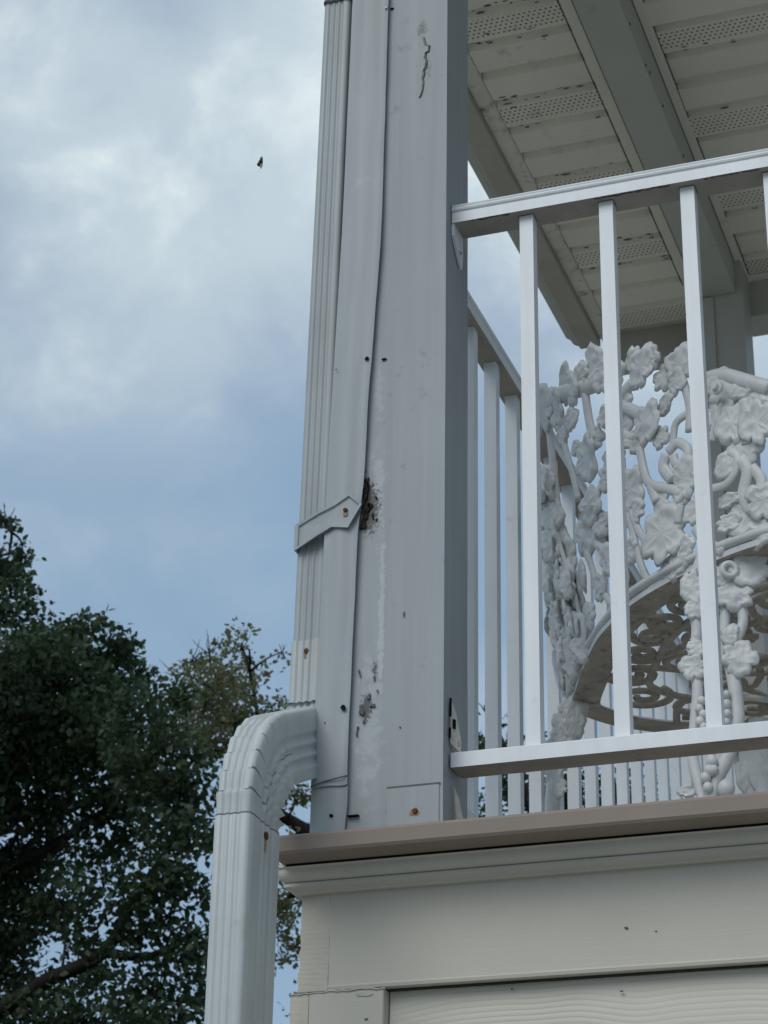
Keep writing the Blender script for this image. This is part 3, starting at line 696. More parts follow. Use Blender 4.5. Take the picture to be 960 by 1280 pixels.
# ------------------------------------------------------------------ balustrades
def grimy_shaded_below(o):  # downward faces take the colour that holds grime and painted shade
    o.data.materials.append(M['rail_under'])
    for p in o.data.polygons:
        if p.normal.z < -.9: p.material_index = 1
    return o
RT, RBm = 1.7585 + ZC, 1.7265 + ZC
BT, BB = 0.9295 + ZC, 0.9090 + ZC
RY0, RY1 = 2.517, 2.562
def rail_profile(c0, w, z0, z1):
    """moulded top rail: skirt, two soft beads and a rounded cap"""
    a, b_ = c0 - w / 2, c0 + w / 2; h = z1 - z0
    left = [(a, z0), (a, z0 + .52 * h), (a + .0016, z0 + .55 * h), (a - .0012, z0 + .60 * h), (a - .0022, z0 + .68 * h), (a - .0012, z0 + .76 * h), (a + .0012, z0 + .79 * h), (a - .0002, z0 + .86 * h), (a + .0016, z0 + .95 * h), (a + .006, z1)]
    right = [(b_ - (p[0] - a), p[1]) for p in left][::-1]
    return left + right
fb_ = thing('front_balustrade', 'white metal balustrade along the front of the porch, running right from the post', 'balustrade', (0.8, 2.54, DECK))
grimy_shaded_below(obj('top_rail', prism(bmesh.new(), rail_profile((RY0 + RY1) / 2, RY1 - RY0, RBm, RT), 'X', PX1 + .0015, XR - .01), M['rail'], fb_))
grimy_shaded_below(obj('bottom_rail', prism(bmesh.new(), [(RY0, BB), (RY0, BT - .002), (RY0 + .002, BT), (RY1 - .002, BT), (RY1, BT - .002), (RY1, BB)], 'X', PX1 + .003, XR - .01), M['rail'], fb_))
X0 = -0.7168; BW = 0.0197
proto = obj('baluster', B(X0 - BW / 2, X0 + BW / 2, 2.53, 2.53 + BW, BT - 0.003, RBm + 0.004), M['rail'], fb_, bevel=0.0012)
pz = (BT - 0.003 + RBm + 0.004) / 2
k = 1
while X0 + k * 0.1157 < XR - .05:
    copy_piece(proto, fb_, (X0 + k * 0.1157, 2.53 + BW / 2, pz)); k += 1
bm = bmesh.new()
for k in range(0, 40):                       # dark gap where each baluster enters the rail
    xg = X0 + k * 0.1157
    if xg < XR - .05: box(bm, xg - BW / 2 - .0011, xg + BW / 2 + .0011, 2.53 - .0011, 2.53 + BW + .0014, RBm - .0009, RBm + .002)
jg = obj('joint_gap', bm, M['seam_and_shade'], fb_); jg['kind'] = 'stuff'
rnd = random.Random(31); bm = bmesh.new()
for px in list(range(592, 640, 7)) + list(range(742, 835, 6)) + list(range(880, 952, 8)):
    p = at(px + rnd.uniform(-2, 2), 281 - (px - 562) * .1795, RY0); rx = rnd.uniform(.0025, .008); y_ = RY0 + rnd.uniform(.001, .005)
    vv = [bm.verts.new((p.x + rx * math.cos(a) * rnd.uniform(.7, 1.2), y_ + .0016 * math.sin(a) * rnd.uniform(.5, 1.6), RBm - .0006)) for a in [k_ * PI / 4 for k_ in range(8)]]
    bm.faces.new(vv)
pc_ = obj('paint_chips', bm, M['seam_and_shade'], fb_); pc_['kind'] = 'stuff'
# rail brackets on the post
bm = prism(bmesh.new(), [(2.5185, RT - .026), (2.5605, RT - .026), (2.5605, RT - .066), (2.556, RT - .088), (2.547, RT - .082), (2.5185, RT - .052)], 'X', PX1 + .0008, PX1 + .0046)
br = obj('rail_bracket', bm, M['rail'], fb_, bevel=.0008)
bm = bmesh.new(); disc_y(bm, PX1 + .006, 2.545, RT - .066, .0035, .003, axis='X'); obj('screw', bm, M['zinc'], br)
sb_ = thing('side_balustrade', 'white metal balustrade running back from the corner post along the left side', 'balustrade', (-0.889, 3.8, DECK))
SX = -0.8893
grimy_shaded_below(obj('top_rail', prism(bmesh.new(), rail_profile(SX, 0.037, RBm - .002, RT), 'Y', PY1 + .001, 4.999), M['rail'], sb_))
obj('bottom_rail', prism(bmesh.new(), [(SX - .0185, BB), (SX - .0185, BT), (SX + .0185, BT), (SX + .0185, BB)], 'Y', PY1 + .001, 4.999), M['rail'], sb_, bevel=.0015)
y0 = 2.800 - 0.1157
proto2 = obj('baluster', B(SX - BW / 2, SX + BW / 2, y0, y0 + BW, DECK + .012, RBm + 0.002), M['rail'], sb_, bevel=0.0012)
pz2 = (DECK + .012 + RBm + .002) / 2
for k in range(1, 20): copy_piece(proto2, sb_, (SX, y0 + BW / 2 + k * 0.1157, pz2))

# ------------------------------------------------------------------ rear post
rp = thing('porch_post', 'dark shaded square porch post at the back corner behind the white chair', 'post', (-0.895, 5.06, DECK))
obj('post_wrap', B(PX0, PX1, 5.0, 5.118, DECK, 3.164 + ZC), M['beam'], rp, bevel=.002)
obj('flashing_strip', B(PX0 - .012, -0.903, 4.994, 4.9985, DECK, 3.045 + ZC), M['beam'], rp)

# ------------------------------------------------------------------ porch roof
ZS = 3.165 + ZC
roof = thing('porch_roof', 'porch roof seen from below with cream vented soffit, grey beam and trim', 'porch roof', (0.5, 3.7, ZS))
GX = -1.25; YF, YR = 2.0, 5.385
obj('beam', B(-0.940, -0.843, PY1 - .1, 4.9975, 3.05 + ZC, ZS - .002), M['beam'], roof, bevel=.0025)
obj('seam_and_shade', B(-0.9402, -0.9382, PY1, 4.99, 3.0494 + ZC, 3.0506 + ZC), M['seam_and_shade'], roof); obj('seam_and_shade', B(-0.8428, -0.8408, PY1, 4.99, ZS - .0170, ZS - .0155), M['seam_and_shade'], roof)  # first strip paints drop shadow and dirt along the beam's lower edge
obj('header', B(-0.8425, XR, 5.125, 5.235, 3.045 + ZC, ZS - .002), M['beam'], roof, bevel=.002)
obj('header', B(-0.8425, XR, 2.49, 2.59, 3.05 + ZC, ZS - .002), M['beam'], roof, bevel=.002, label='front beam above the corner post')
obj('header', B(-1.25, -0.9405, 5.30, 5.38, 3.07 + ZC, ZS - .003), M['gutter'], roof, label='short dark end board of the left eave')
def jtrim(name, x0, x1, m=None): obj(name, B(x0, x1, YF, 5.122 if x0 > -.9 else 5.30, ZS - .016, ZS + .004), m or M['soffit'], roof, bevel=.0015)
jtrim('soffit_trim', -0.8415, -0.8225); jtrim('soffit_trim', -0.996, -0.9425)
for x0 in (-0.8227, -1.0050): obj('seam_and_shade', B(x0, x0 + .0020, YF, 5.10, ZS - .003, ZS + .0035), M['seam_and_shade'], roof)
obj('soffit_trim', B(-0.822, XR, 5.108, 5.1245, ZS - .011, ZS - .0005), M['soffit'], roof)
def soffit_lane(x0, x1, y0, vented):
    w_ = 0.1139; g_ = 0.032
    pr = [(y0, ZS), (y0 + .007, ZS + .017), (y0 + g_ - .009, ZS + .017), (y0 + g_, ZS), (y0 + g_ + .004, ZS), (y0 + w_ - .010, ZS), (y0 + w_, ZS), (y0 + w_, ZS + .021), (y0, ZS + .021)]
    bm = prism(bmesh.new(), pr, 'X', x0, x1)
    o = obj('soffit_panel', bm, M['soffit'], roof)
    if vented:
        o.data.materials.append(M['vent'])
        ps = [p for p in o.data.polygons if p.normal.z < -.9]
        max(ps, key=lambda p: p.area).material_index = 1
    return o
for side, x0, x1, ys in (('l', GX, -0.996, 3.925), ('r', -0.8225, XR, 3.99)):
    protos = {}
    i = -17
    while True:
        y0 = ys + i * 0.1142
        if y0 > (5.30 if side == 'l' else 5.11): break
        v = (i % 3 == 2) if side == 'l' else (i % 3 == 0)
        y0c = y0 - 0.015
        if v not in protos: protos[v] = (soffit_lane(x0, x1, y0c, v), y0c)
        else:
            o, yy0 = protos[v]; d_ = o.copy(); COL.objects.link(d_); d_.parent = roof; d_.location = o.location + Vector((0, y0c - yy0, -.0008 * ((i * 7) % 4) / 3)); d_.rotation_euler = (math.radians(.5 * math.sin(i * 2.3)), math.radians(.12 * math.sin(i * 1.7)), 0)
        i += 1
# mildewed fascia trim at the left eave, dropping below the soffit
obj('fascia_trim', prism(bmesh.new(), [(GX - .001, ZS + .015), (GX - .001, ZS - .003), (GX - .006, ZS - .006), (GX - .034, ZS - .012), (GX - .0365, ZS - .012), (GX - .0365, ZS + .015)], 'Y', YF, 5.30), M['mildew'], roof)
obj('fascia', B(GX - .034, GX + .0, 5.302, 5.38, ZS - .012, ZS + .02), M['mildew'], roof)
obj('roof_deck', B(-1.286, XR, YF - .1, 5.45, ZS + .022, ZS + .15), M['roof'], roof)
# mildew specks under the vent strips: small dark flakes
rnd = random.Random(12)
bm = bmesh.new()
for _ in range(260):
    x = rnd.choice([rnd.uniform(-1.24, -1.0), rnd.uniform(-.8, -.45)]); i = rnd.randint(0, 4); y = (3.80 if x < -.9 else 3.975) + i * 0.3426 + rnd.choice([rnd.gauss(0, .012), rnd.gauss(.115, .014)])
    if y > 5.05: continue
    r = rnd.uniform(.001, .0045) * (1.6 if rnd.random() < .12 else 1); n_ = 8; a0 = rnd.uniform(0, 6)
    vv = [bm.verts.new((x + r * rnd.uniform(.8, 3.0) * math.cos(a0 + j * 2 * PI / n_), y + r * rnd.uniform(.5, 1.1) * math.sin(a0 + j * 2 * PI / n_), ZS - .0008)) for j in range(n_)]
    bm.faces.new(vv)
fl = obj('mildew_flakes', bm, M['seam_and_shade'], roof); fl['kind'] = 'stuff'
bm = bmesh.new()
for (y, z) in ((3.93, .045), (4.12, .06), (4.25, .05), (4.47, .07), (4.08, .03)):
    ball(bm, (-0.8425, y - .1, 3.05 + ZC + z * .3), .004, (.4, 1, 1), 8, 6)
obj('screw', bm, M['dark'], roof)
# gutter on the left eave (open K-style profile)
gut = thing('gutter', 'grey ogee gutter along the left eave of the porch roof', 'gutter', (-1.32, 3.7, ZS - .03))
zb = ZS - 0.031
gp = [(-1.2885, zb + .09), (-1.2885, zb), (-1.3460, zb), (-1.3485, zb + .003), (-1.352, zb + .010), (-1.362, zb + .015), (-1.370, zb + .022), (-1.371, zb + .030), (-1.379, zb + .036), (-1.389, zb + .044), (-1.392, zb + .056), (-1.388, zb + .066)]
inn = [(x + .0015 * (1 if i else -1), z + .0018) for i, (x, z) in enumerate(gp)][::-1]
obj('trough', prism(bmesh.new(), gp + inn, 'Y', 2.02, 5.300), M['gutter'], gut)
obj('end_cap', prism(bmesh.new(), gp, 'Y', 5.301, 5.306), M['gutter'], gut)

# ------------------------------------------------------------------ cast-metal chair
ch = thing('garden_chair', 'white ornate cast metal garden chair with grape leaf back on the porch', 'chair', (-0.5, 3.05, DECK))
SZ = 1.25 + ZC
seat_o = [(-.846, 3.22), (-.81, 3.12), (-.752, 2.985), (-.71, 2.912), (-.64, 2.823), (-.54, 2.743), (-.43, 2.686), (-.31, 2.675), (-.2, 2.74), (-.14, 2.88), (-.14, 3.06), (-.2, 3.22), (-.33, 3.35), (-.5, 3.415), (-.695, 3.392), (-.78, 3.345), (-.83, 3.28)]
cl = catmull([(*p, 0) for p in (seat_o + seat_o[:3])], 6)[6:-6 * 1]
loop = [Vector((p.x, p.y, 0)) for p in cl][: len(seat_o) * 6]
cen = Vector((-0.49, 3.05, 0)); nl = len(loop)
# rim ring
bm = bmesh.new(); prof_r = [(0.0, -.006), (0.0, .002), (-.003, .005), (-.008, .004), (-.043, .001), (-.046, -.003), (-.044, -.006), (-.012, -.005), (-.005, -.008)]
rings = []
for i in range(nl):
    tdir = (loop[(i + 1) % nl] - loop[i - 1]).normalized(); nrm = Vector((tdir.y, -tdir.x, 0))
    if nrm.dot(loop[i] - cen) < 0: nrm = -nrm
    rings.append([bm.verts.new((loop[i].x + nrm.x * o, loop[i].y + nrm.y * o, SZ + z)) for o, z in prof_r])
m_ = len(prof_r)
for i in range(nl):
    a, b_ = rings[i], rings[(i + 1) % nl]
    for j in range(m_): bm.faces.new((a[j], a[(j + 1) % m_], b_[(j + 1) % m_], b_[j]))
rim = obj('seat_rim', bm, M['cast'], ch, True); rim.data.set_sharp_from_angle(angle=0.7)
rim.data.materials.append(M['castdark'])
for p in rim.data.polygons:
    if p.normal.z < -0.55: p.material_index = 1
# scrollwork
def spiral(cx, cy_, r, turns, a0, dirn=1, w=.0105):
    pts = []; n_ = int(turns * 12)
    for i in range(n_ + 1):
        t = i / n_; rr = r * (1 - 0.80 * t); a = a0 + dirn * t * turns * 2 * PI
        pts.append((cx + rr * math.cos(a), cy_ + rr * math.sin(a), SZ - .004))
    return pts
scrolls = []
rnd = random.Random(4)
for k in range(18):
    a = 2 * PI * k / 18 + .1
    e = loop[min(range(nl), key=lambda i: abs(math.atan2(loop[i].y - cen.y, loop[i].x - cen.x) - ((a + PI) % (2 * PI) - PI)))]
    e3 = Vector((e.x, e.y, 0)); mid = cen.lerp(e3, .70); r = (e3 - cen).length * .118
    scrolls.append((spiral(mid.x, mid.y, r, 1.6, a + (PI if k % 2 else 0), 1 if k % 2 else -1), .0066))
    mid2 = cen.lerp(e3, .42); 
    if k % 2 == 0: scrolls.append((spiral(mid2.x, mid2.y, r * .95, 1.5, a + 2, -1), .0064))
    q0, q1 = cen.lerp(e3, .14), cen.lerp(e3, .87); sd = Vector((-(q1 - q0).y, (q1 - q0).x, 0)) * .16 * (1 if k % 2 else -1)
    if k % 3 != 1: scrolls.append(([(q0.x, q0.y, SZ - .005), *( (v.x, v.y, SZ - .005) for v in (q0.lerp(q1, .35) + sd, q0.lerp(q1, .68) - sd * .6)), (q1.x, q1.y, SZ - .005)], .0062))
for k in range(7):
    a = 2 * PI * k / 7 + .35; scrolls.append((spiral(cen.x + .075 * math.cos(a), cen.y + .075 * math.sin(a), .033, 1.4, a, 1), .0060))
for fr_ in (.30, .60):
    pts = [(*(cen.lerp(Vector((loop[i].x, loop[i].y, 0)), fr_))[:2], SZ - .006) for i in range(0, nl, 4)]; pts.append(pts[0]); scrolls.append((pts, .0066))
for pts, w_ in scrolls:
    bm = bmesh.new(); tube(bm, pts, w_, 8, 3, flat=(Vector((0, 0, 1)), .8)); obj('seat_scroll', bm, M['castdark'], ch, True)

# back: a curved screen rising from the rim, described by (s, h): s along the rim, h height
Bc = [(-.835, 3.30), (-.846, 3.22), (-.812, 3.12), (-.77, 3.03), (-.71, 2.92), (-.64, 2.824), (-.54, 2.744), (-.43, 2.688), (-.30, 2.668)]
Tc = [(-.885, 3.33), (-.905, 3.24), (-.885, 3.13), (-.83, 3.00), (-.745, 2.88), (-.64, 2.788), (-.54, 2.722), (-.43, 2.668), (-.30, 2.648)]
BcS = catmull([(*p, 0) for p in Bc], 10); TcS = catmull([(*p, 0) for p in Tc], 10)
def screen(s_, h):
    s_ = max(0.0, min(8.0, s_)); f = s_ * 10; i = min(int(f), len(BcS) - 2); t = f - i
    b_ = BcS[i].lerp(BcS[i + 1], t); T_ = TcS[i].lerp(TcS[i + 1], t); k_ = h / 0.40
    p = b_.lerp(T_, k_); p.z = SZ + h; return p
def frame(s_, h):
    e = .03; t = (screen(s_ + e, h) - screen(s_ - e, h)).normalized(); u = (screen(s_, h + .01) - screen(s_, h - .01)).normalized(); nrm = t.cross(u).normalized()
    return t, u, nrm                        # normal faces outward (towards the viewer)
def leaf(bm, P, t, u, nrm, r, rot, seed, lobes=5, asp=1.0, thk=.0042):
    """flat cast vine leaf: rounded lobes with sharp notches, blunt edge, cupped lobes, soft hand-modelled surface"""
    rnd = random.Random(seed); ph = [rnd.uniform(0, 6.28) for _ in range(5)]; A_ = 60; Rn = 8
    amp = [rnd.uniform(.86, 1.12) for _ in range(lobes)]
    def rad(a):
        la = (a / (2 * PI) * lobes + .28 * math.sin(a + ph[3]) + .16 * math.sin(2 * a + ph[4])) % lobes; k = int(la) % lobes; f = la - int(la)
        b_ = math.sin(PI * f) ** .55                          # one rounded lobe between two notches
        return 1.20 * r * (.66 + .34 * b_ * amp[k] + .035 * math.sin(9 * a + ph[1]) + .02 * math.sin(17 * a + ph[2]))
    def P3(a, q, side):
        R2 = rad(a) * q; x = R2 * math.cos(a + rot); y = R2 * math.sin(a + rot) * asp
        la = (a / (2 * PI) * lobes + .28 * math.sin(a + ph[3]) + .16 * math.sin(2 * a + ph[4])) % 1.0
        bend = r * (.10 * math.sin(2 * a + ph[2]) * q * q + .10 * noise.noise((x / r * .9 + seed, y / r * .9, 5.5)))
        h = thk * (1 - q ** 7) ** .5
        if side > 0:
            ridge = math.exp(-((la - .5) / .08) ** 2) * (q * (1.15 - q)) * 2.2
            rimm = math.exp(-((q - .80) / .12) ** 2)
            h += r * (  .055 * ridge + .045 * rimm - .05 * math.exp(-((q - .5) / .2) ** 2) +   .09 * noise.noise((x / r * 1.9 + seed, y / r * 2.4, 7.7)))
            h = h * (1 - q ** 9)
        else: h = -h * .7
        return P + t * x + u * y + nrm * (h + bend)
    for side in (1, -1):
        c_ = bm.verts.new(P3(0, 0, side)); prev = None
        for k_ in range(1, Rn + 1):
            q = (k_ / Rn) ** .75
            ring = [bm.verts.new(P3(2 * PI * j / A_, q, side)) for j in range(A_)]
            for j in range(A_):
                if prev is None: bm.faces.new((c_, ring[j], ring[(j + 1) % A_]))
                else: bm.faces.new((prev[j], ring[j], ring[(j + 1) % A_], prev[(j + 1) % A_]))
            prev = ring
        if side == 1: edge = prev
    bmesh.ops.remove_doubles(bm, verts=bm.verts, dist=1e-6)
    return bm
# nearest (s, h) of the screen for a sight line, found on a coarse then fine grid
def on_screen(px, py):
    best = None; lo_s, hi_s, lo_h, hi_h = 1.9, 8.0, -.02, .5
    dv = (c_right * ((px - 480) / F_PX) - c_up * ((py - 640) / F_PX) + fwd).normalized(); O = Vector((0, 0, ZC))
    for it in range(4):
        ns = 14; b0 = None
        for i in range(ns + 1):
            for j in range(ns + 1):
                s_ = lo_s + (hi_s - lo_s) * i / ns; h = lo_h + (hi_h - lo_h) * j / ns
                w_ = screen(s_, h) - O; e = (w_ - dv * w_.dot(dv)).length
                if b0 is None or e < b0[0]: b0 = (e, s_, h)
        _, s_, h = b0; ds_, dh = (hi_s - lo_s) / ns * 1.5, (hi_h - lo_h) / ns * 1.5
        lo_s, hi_s, lo_h, hi_h = s_ - ds_, s_ + ds_, h - dh, h + dh
    return max(0, min(8, s_)), h
PXM = 3.25 / F_PX                           # metres per pixel at the chair
back = obj('backrest', tube(bmesh.new(), [screen(s_, .012) for s_ in (1.0, 2.0, 3.0, 4.0, 5.0, 6.0, 7.0, 8.0)], .007, 8, 6), M['cast'], ch, True)
LEAVES = [(805, 460, 24, .3, 5, 1), (790, 450, 15, 1.0, 5, 1), (818, 450, 15, 2.0, 5, 1), (829, 471, 15, .9, 5, 1), (850, 455, 19, .5, 5, 1.25), (848, 478, 15, 1.5, 5, 1), (812, 530, 24, .2, 5, 1), (795, 550, 17, 2.2, 5, .8), (832, 505, 17, .8, 3, .7), (826, 548, 13, 1.2, 5, 1),
          (791, 612, 20, 1.1, 5, 1.25), (796, 640, 14, .4, 5, 1), (856, 600, 21, .6, 5, 1.2), (850, 622, 14, .2, 5, 1), (826, 630, 13, 0, 2, 1.2), (834, 668, 30, .25, 5, 1), (815, 680, 16, 2.6, 5, 1), (860, 684, 13, 1, 5, 1), (843, 708, 22, 1.6, 5, .7),
          (744, 452, 19, .8, 4, 1.2), (731, 468, 16, .3, 5, 1), (706, 480, 20, .4, 4, 1.2), (684, 508, 24, 1.3, 5, 1.2), (720, 488, 19, .7, 5, 1), (698, 510, 22, .2, 5, 1.1), (672, 520, 20, .6, 5, 1.2), (757, 470, 18, .6, 5, 1), (736, 572, 27, .5, 5, 1), (744, 547, 13, .2, 5, 1), (722, 560, 11, .9, 4, .8), (741, 632, 25, 1.0, 5, .85), (732, 672, 22, .2, 5, 1.1), (750, 655, 16, 1.8, 5, 1), (758, 600, 14, .5, 5, 1), (757, 520, 13, .1, 5, 1), (789, 690, 15, .5, 5, 1), (770, 665, 14, .2, 5, 1), (764, 700, 16, .9, 5, 1.2), (752, 735, 16, .6, 5, 1), (776, 720, 15, .3, 5, 1.3), (730, 720, 15, .3, 5, 1.2), (738, 770, 13, .3, 5, 1.2),
          (905, 484, 20, .4, 4, 1), (893, 476, 12, .9, 4, 1), (925, 486, 16, .2, 4, .8), (950, 500, 20, .2, 5, 1.1), (949, 530, 20, 1.2, 5, 1.2), (900, 515, 17, .5, 5, 1.4), (917, 530, 20, .3, 5, 1.2), (929, 560, 21, .8, 5, .9), (907, 583, 14, .1, 2, 1), (938, 640, 31, .2, 6, .85), (915, 655, 15, 1.1, 5, .7), (912, 627, 16, .2, 4, .5), (958, 628, 20, .4, 5, 1), (950, 668, 20, .9, 5, .8), (770, 470, 20, .4, 5, 1), (775, 535, 20, .7, 5, 1), (768, 575, 20, .3, 5, 1), (775, 600, 18, .8, 5, 1), (780, 505, 15, .2, 4, 1), (778, 650, 18, .5, 5, 1), (718, 525, 14, .5, 4, 1), (705, 540, 15, .9, 5, 1), (880, 640, 12, .3, 5, 1.4), (868, 640, 14, .1, 5, 1), (872, 560, 12, .4, 5, 1), (870, 500, 13, .4, 5, 1)]
for i, (px, py, r, rot, lb, asp) in enumerate(LEAVES):
    s_, h = on_screen(px, py); t, u, nrm = frame(s_, h); rnd = random.Random(i)
    P_ = screen(s_, h) + nrm * rnd.uniform(-.003, .006)
    tl = rnd.uniform(-.22, .22); t2 = (t + nrm * tl).normalized(); n2 = t2.cross(u).normalized()
    obj('leaf', leaf(bmesh.new(), P_, t2, u, n2, r * 1.08 * PXM, rot, i + 50, lb, asp=asp), M['cast'], back, True)
# crowded leaves of the side that runs straight back, seen along its surface
rnd = random.Random(21)
for i in range(140):
    s_ = rnd.uniform(.3, 3.1); h = rnd.uniform(.02, .37) * (1 - .05 * s_); t, u, nrm = frame(s_, h)
    t2 = (t + nrm * rnd.uniform(-.8, .8)).normalized(); n2 = t2.cross(u).normalized()
    obj('leaf', leaf(bmesh.new(), screen(s_, h) + nrm * rnd.uniform(-.006, .014), t2, u, n2, rnd.uniform(.015, .027), rnd.uniform(0, 6), 300 + i, rnd.choice([3, 4, 5]), asp=rnd.uniform(.9, 1.5)), M['cast'], back, True)
VINES = [([(775, 500), (783, 488), (792, 478)], 7), ([(772, 505), (795, 515), (812, 525)], 7), ([(800, 560), (806, 590), (814, 606), (836, 611), (852, 617)], 5.5), ([(842, 560), (845, 530), (862, 516)], 4.5), ([(814, 608), (822, 628)], 6), ([(852, 630), (848, 655)], 5), ([(678, 518), (692, 500), (712, 490), (745, 480), (760, 470)], 10), ([(732, 490), (737, 525), (743, 550)], 6), ([(700, 535), (716, 590), (724, 625)], 5), ([(686, 520), (694, 600), (706, 690), (722, 760)], 6), ([(752, 590), (770, 615), (785, 640), (800, 700), (812, 728)], 5), ([(735, 690), (748, 730), (770, 760)], 5), ([(745, 680), (770, 700), (785, 745)], 5), ([(893, 500), (896, 530), (890, 552)], 6), ([(930, 500), (936, 530), (934, 556)], 6), ([(890, 612), (908, 606), (920, 590), (922, 572), (912, 565)], 5), ([(926, 575), (935, 590), (930, 620), (940, 640)], 7), ([(940, 585), (952, 600), (948, 618), (934, 622)], 6), ([(836, 565), (848, 554), (860, 562), (858, 578), (846, 580), (842, 570)], 5.5), ([(834, 568), (830, 585), (842, 600)], 7), ([(852, 470), (862, 505), (862, 540)], 5), ([(870, 660), (884, 678), (905, 690)], 6), ([(868, 480), (884, 474), (905, 470), (935, 478), (962, 486)], 8), ([(790, 640), (800, 665), (818, 690), (835, 712)], 5), ([(760, 520), (775, 540), (795, 548)], 5)]
for pts, r in VINES:
    P3 = []
    for (px, py) in pts:
        s_, h = on_screen(px, py); P3.append(screen(s_, h) + frame(s_, h)[2] * .001)
    bm = bmesh.new(); tube(bm, P3, r * 1.2 * PXM, 9, 5, flat=(frame(*on_screen(*pts[0]))[2], .62)); obj('vine', bm, M['cast'], back, True)
rnd = random.Random(8)
for i in range(11):
    s_ = rnd.uniform(.4, 3.0); P3 = [screen(min(s_ + rnd.uniform(-.25, .25), 8), h) + frame(s_, h)[2] * rnd.uniform(-.006, .01) for h in (.0, .1, .2, .33)]
    bm = bmesh.new(); tube(bm, P3, [.0042, .0036, .004, .003], 7, 5); obj('vine', bm, M['cast'], back, True)
# bolts joining the side pieces
for (px, py, r) in ((909.5, 491, 8.5), (679, 523, 7)):
    s_, h = on_screen(px, py); t, u, nrm = frame(s_, h); P_ = screen(s_, h) + nrm * .024
    bm = bmesh.new(); rot = nrm.to_track_quat('Z', 'Y').to_matrix().to_4x4()
    bmesh.ops.create_cone(bm, cap_ends=True, segments=20, radius1=r * PXM, radius2=r * PXM * .9, depth=.005, matrix=Matrix.Translation(P_) @ rot)
    bmesh.ops.create_cone(bm, cap_ends=True, segments=16, radius1=r * PXM * .62, radius2=r * PXM * .45, depth=.006, matrix=Matrix.Translation(P_ + nrm * .005) @ rot)
    obj('bolt', bm, M['cast'], back)
# legs: bundles of vines with leaves and grapes
VX, VU, VN = Vector((cy, sy, 0)), Vector((0, 0, 1)), Vector((sy, -cy, 0))
def leg(tubes, leaves, beads, Y, foot):
    bm = bmesh.new()
    for pts, r in tubes:
        P3 = [at(p[0], p[1], Y + (p[2] if len(p) > 2 else 0)) for p in pts]
        tube(bm, P3, r * PXM * Y / 2.9, 9, 5)
    for f_ in foot:
        ball(bm, f_[0], f_[1], (1.2, 1.2, .8))
    lg = obj('leg', bm, M['cast'], ch, True)
    for i, (px, py, r, rot, lb, asp) in enumerate(leaves):
        P_ = at(px, py, Y - .008); obj('leaf', leaf(bmesh.new(), P_, (VX + VN * .2).normalized(), VU, (VN - VX * .2).normalized(), r * PXM * Y / 2.9, rot, 700 + i * 7 + int(px), lb, asp=asp), M['cast'], lg, True)
    for (px, py, r) in beads:
        bm = bmesh.new(); ball(bm, at(px, py, Y - .012), r * PXM * Y / 2.9, (1, 1, 1.1)); obj('grape', bm, M['cast'], lg, True)
    return lg
YL = 2.735
leg([([(903, 692), (907, 740), (905, 790), (902, 830)], 6.5), ([(922, 752), (929, 775), (921, 798), (910, 815)], 6.5), ([(914, 835), (920, 870), (921, 912), (908, 950), (892, 985), (888, 1040), (889, 1075)], 8.5),
     ([(880, 690), (870, 720), (868, 762), (871, 790), (867, 830), (872, 862), (868, 912), (866, 948), (876, 990), (886, 1040)], 7), ([(886, 835), (893, 870), (890, 930), (885, 980)], 5)],
    [(936, 712, 26, .2, 5, .8), (918, 744, 22, .5, 4, .9), (903, 720, 15, .2, 4, 1), (925, 823, 20, .4, 5, 1.1), (914, 790, 10, 0, 2, 1), (866, 735, 13, .3, 3, 1.7), (868, 762, 11, .3, 3, 1.2), (870, 811, 10, .3, 2, 1.2), (866, 834, 15, .9, 5, 1.1), (858, 990, 10, 0, 3, .7), (912, 795, 10, 0.5, 2, 1.2)],
    [(877, 876, 5.5), (874, 886, 5.5), (879, 893, 5.5), (875, 902, 6), (880, 909, 5.5), (908, 868, 5), (908, 880, 5.5), (909, 892, 5), (908, 903, 5), (890, 952, 7), (887, 963, 7), (882, 972, 6.5), (892, 962, 6), (885, 984, 6), (908, 986, 10.5)],
    YL, [(Vector((-.52, 2.735, DECK + .012)), .02)])
# ring with a hole at the head of that leg
bm = bmesh.new(); pc = at(912, 712, YL - .018); tube(bm, [pc + (VX * math.cos(a * PI / 5) * .0095 + VU * math.sin(a * PI / 5) * .0095) for a in range(11)], .0042, 8, 3)
obj('ring', bm, M['cast'], ch, True)
YL2 = 3.20
leg([([(722, 868), (706, 905), (698, 940), (692, 985), (690, 1040), (692, 1130)], 10), ([(728, 880), (722, 905), (712, 935), (700, 960)], 9), ([(716, 868), (700, 900), (694, 930)], 7)],
    [(704, 905, 13, .3, 4, 1.5), (697, 930, 13, .8, 4, 1.4), (718, 905, 13, .1, 4, 1.4), (692, 965, 11, .2, 4, 1.4), (698, 985, 10, .2, 4, 1.2), (712, 885, 13, .1, 5, 1.2)], [],
    YL2, [(Vector((-.865, 3.21, DECK + .012)), .02)])
YL3 = 3.02
leg([([(930, 925), (936, 960), (940, 1010), (940, 1090)], 9), ([(948, 900), (950, 950), (955, 1000), (950, 1090)], 12), ([(965, 900), (962, 960), (968, 1010), (958, 1090)], 10)],
    [(935, 962, 13, .2, 3, 2.2), (952, 965, 14, .5, 3, 2.4), (968, 950, 16, .3, 4, 2.0)], [], YL3, [(Vector((-.50, 3.02, DECK + .012)), .02)])
leg([([(905, 880), (935, 872), (975, 878)], 4)], [], [], 3.2, [])

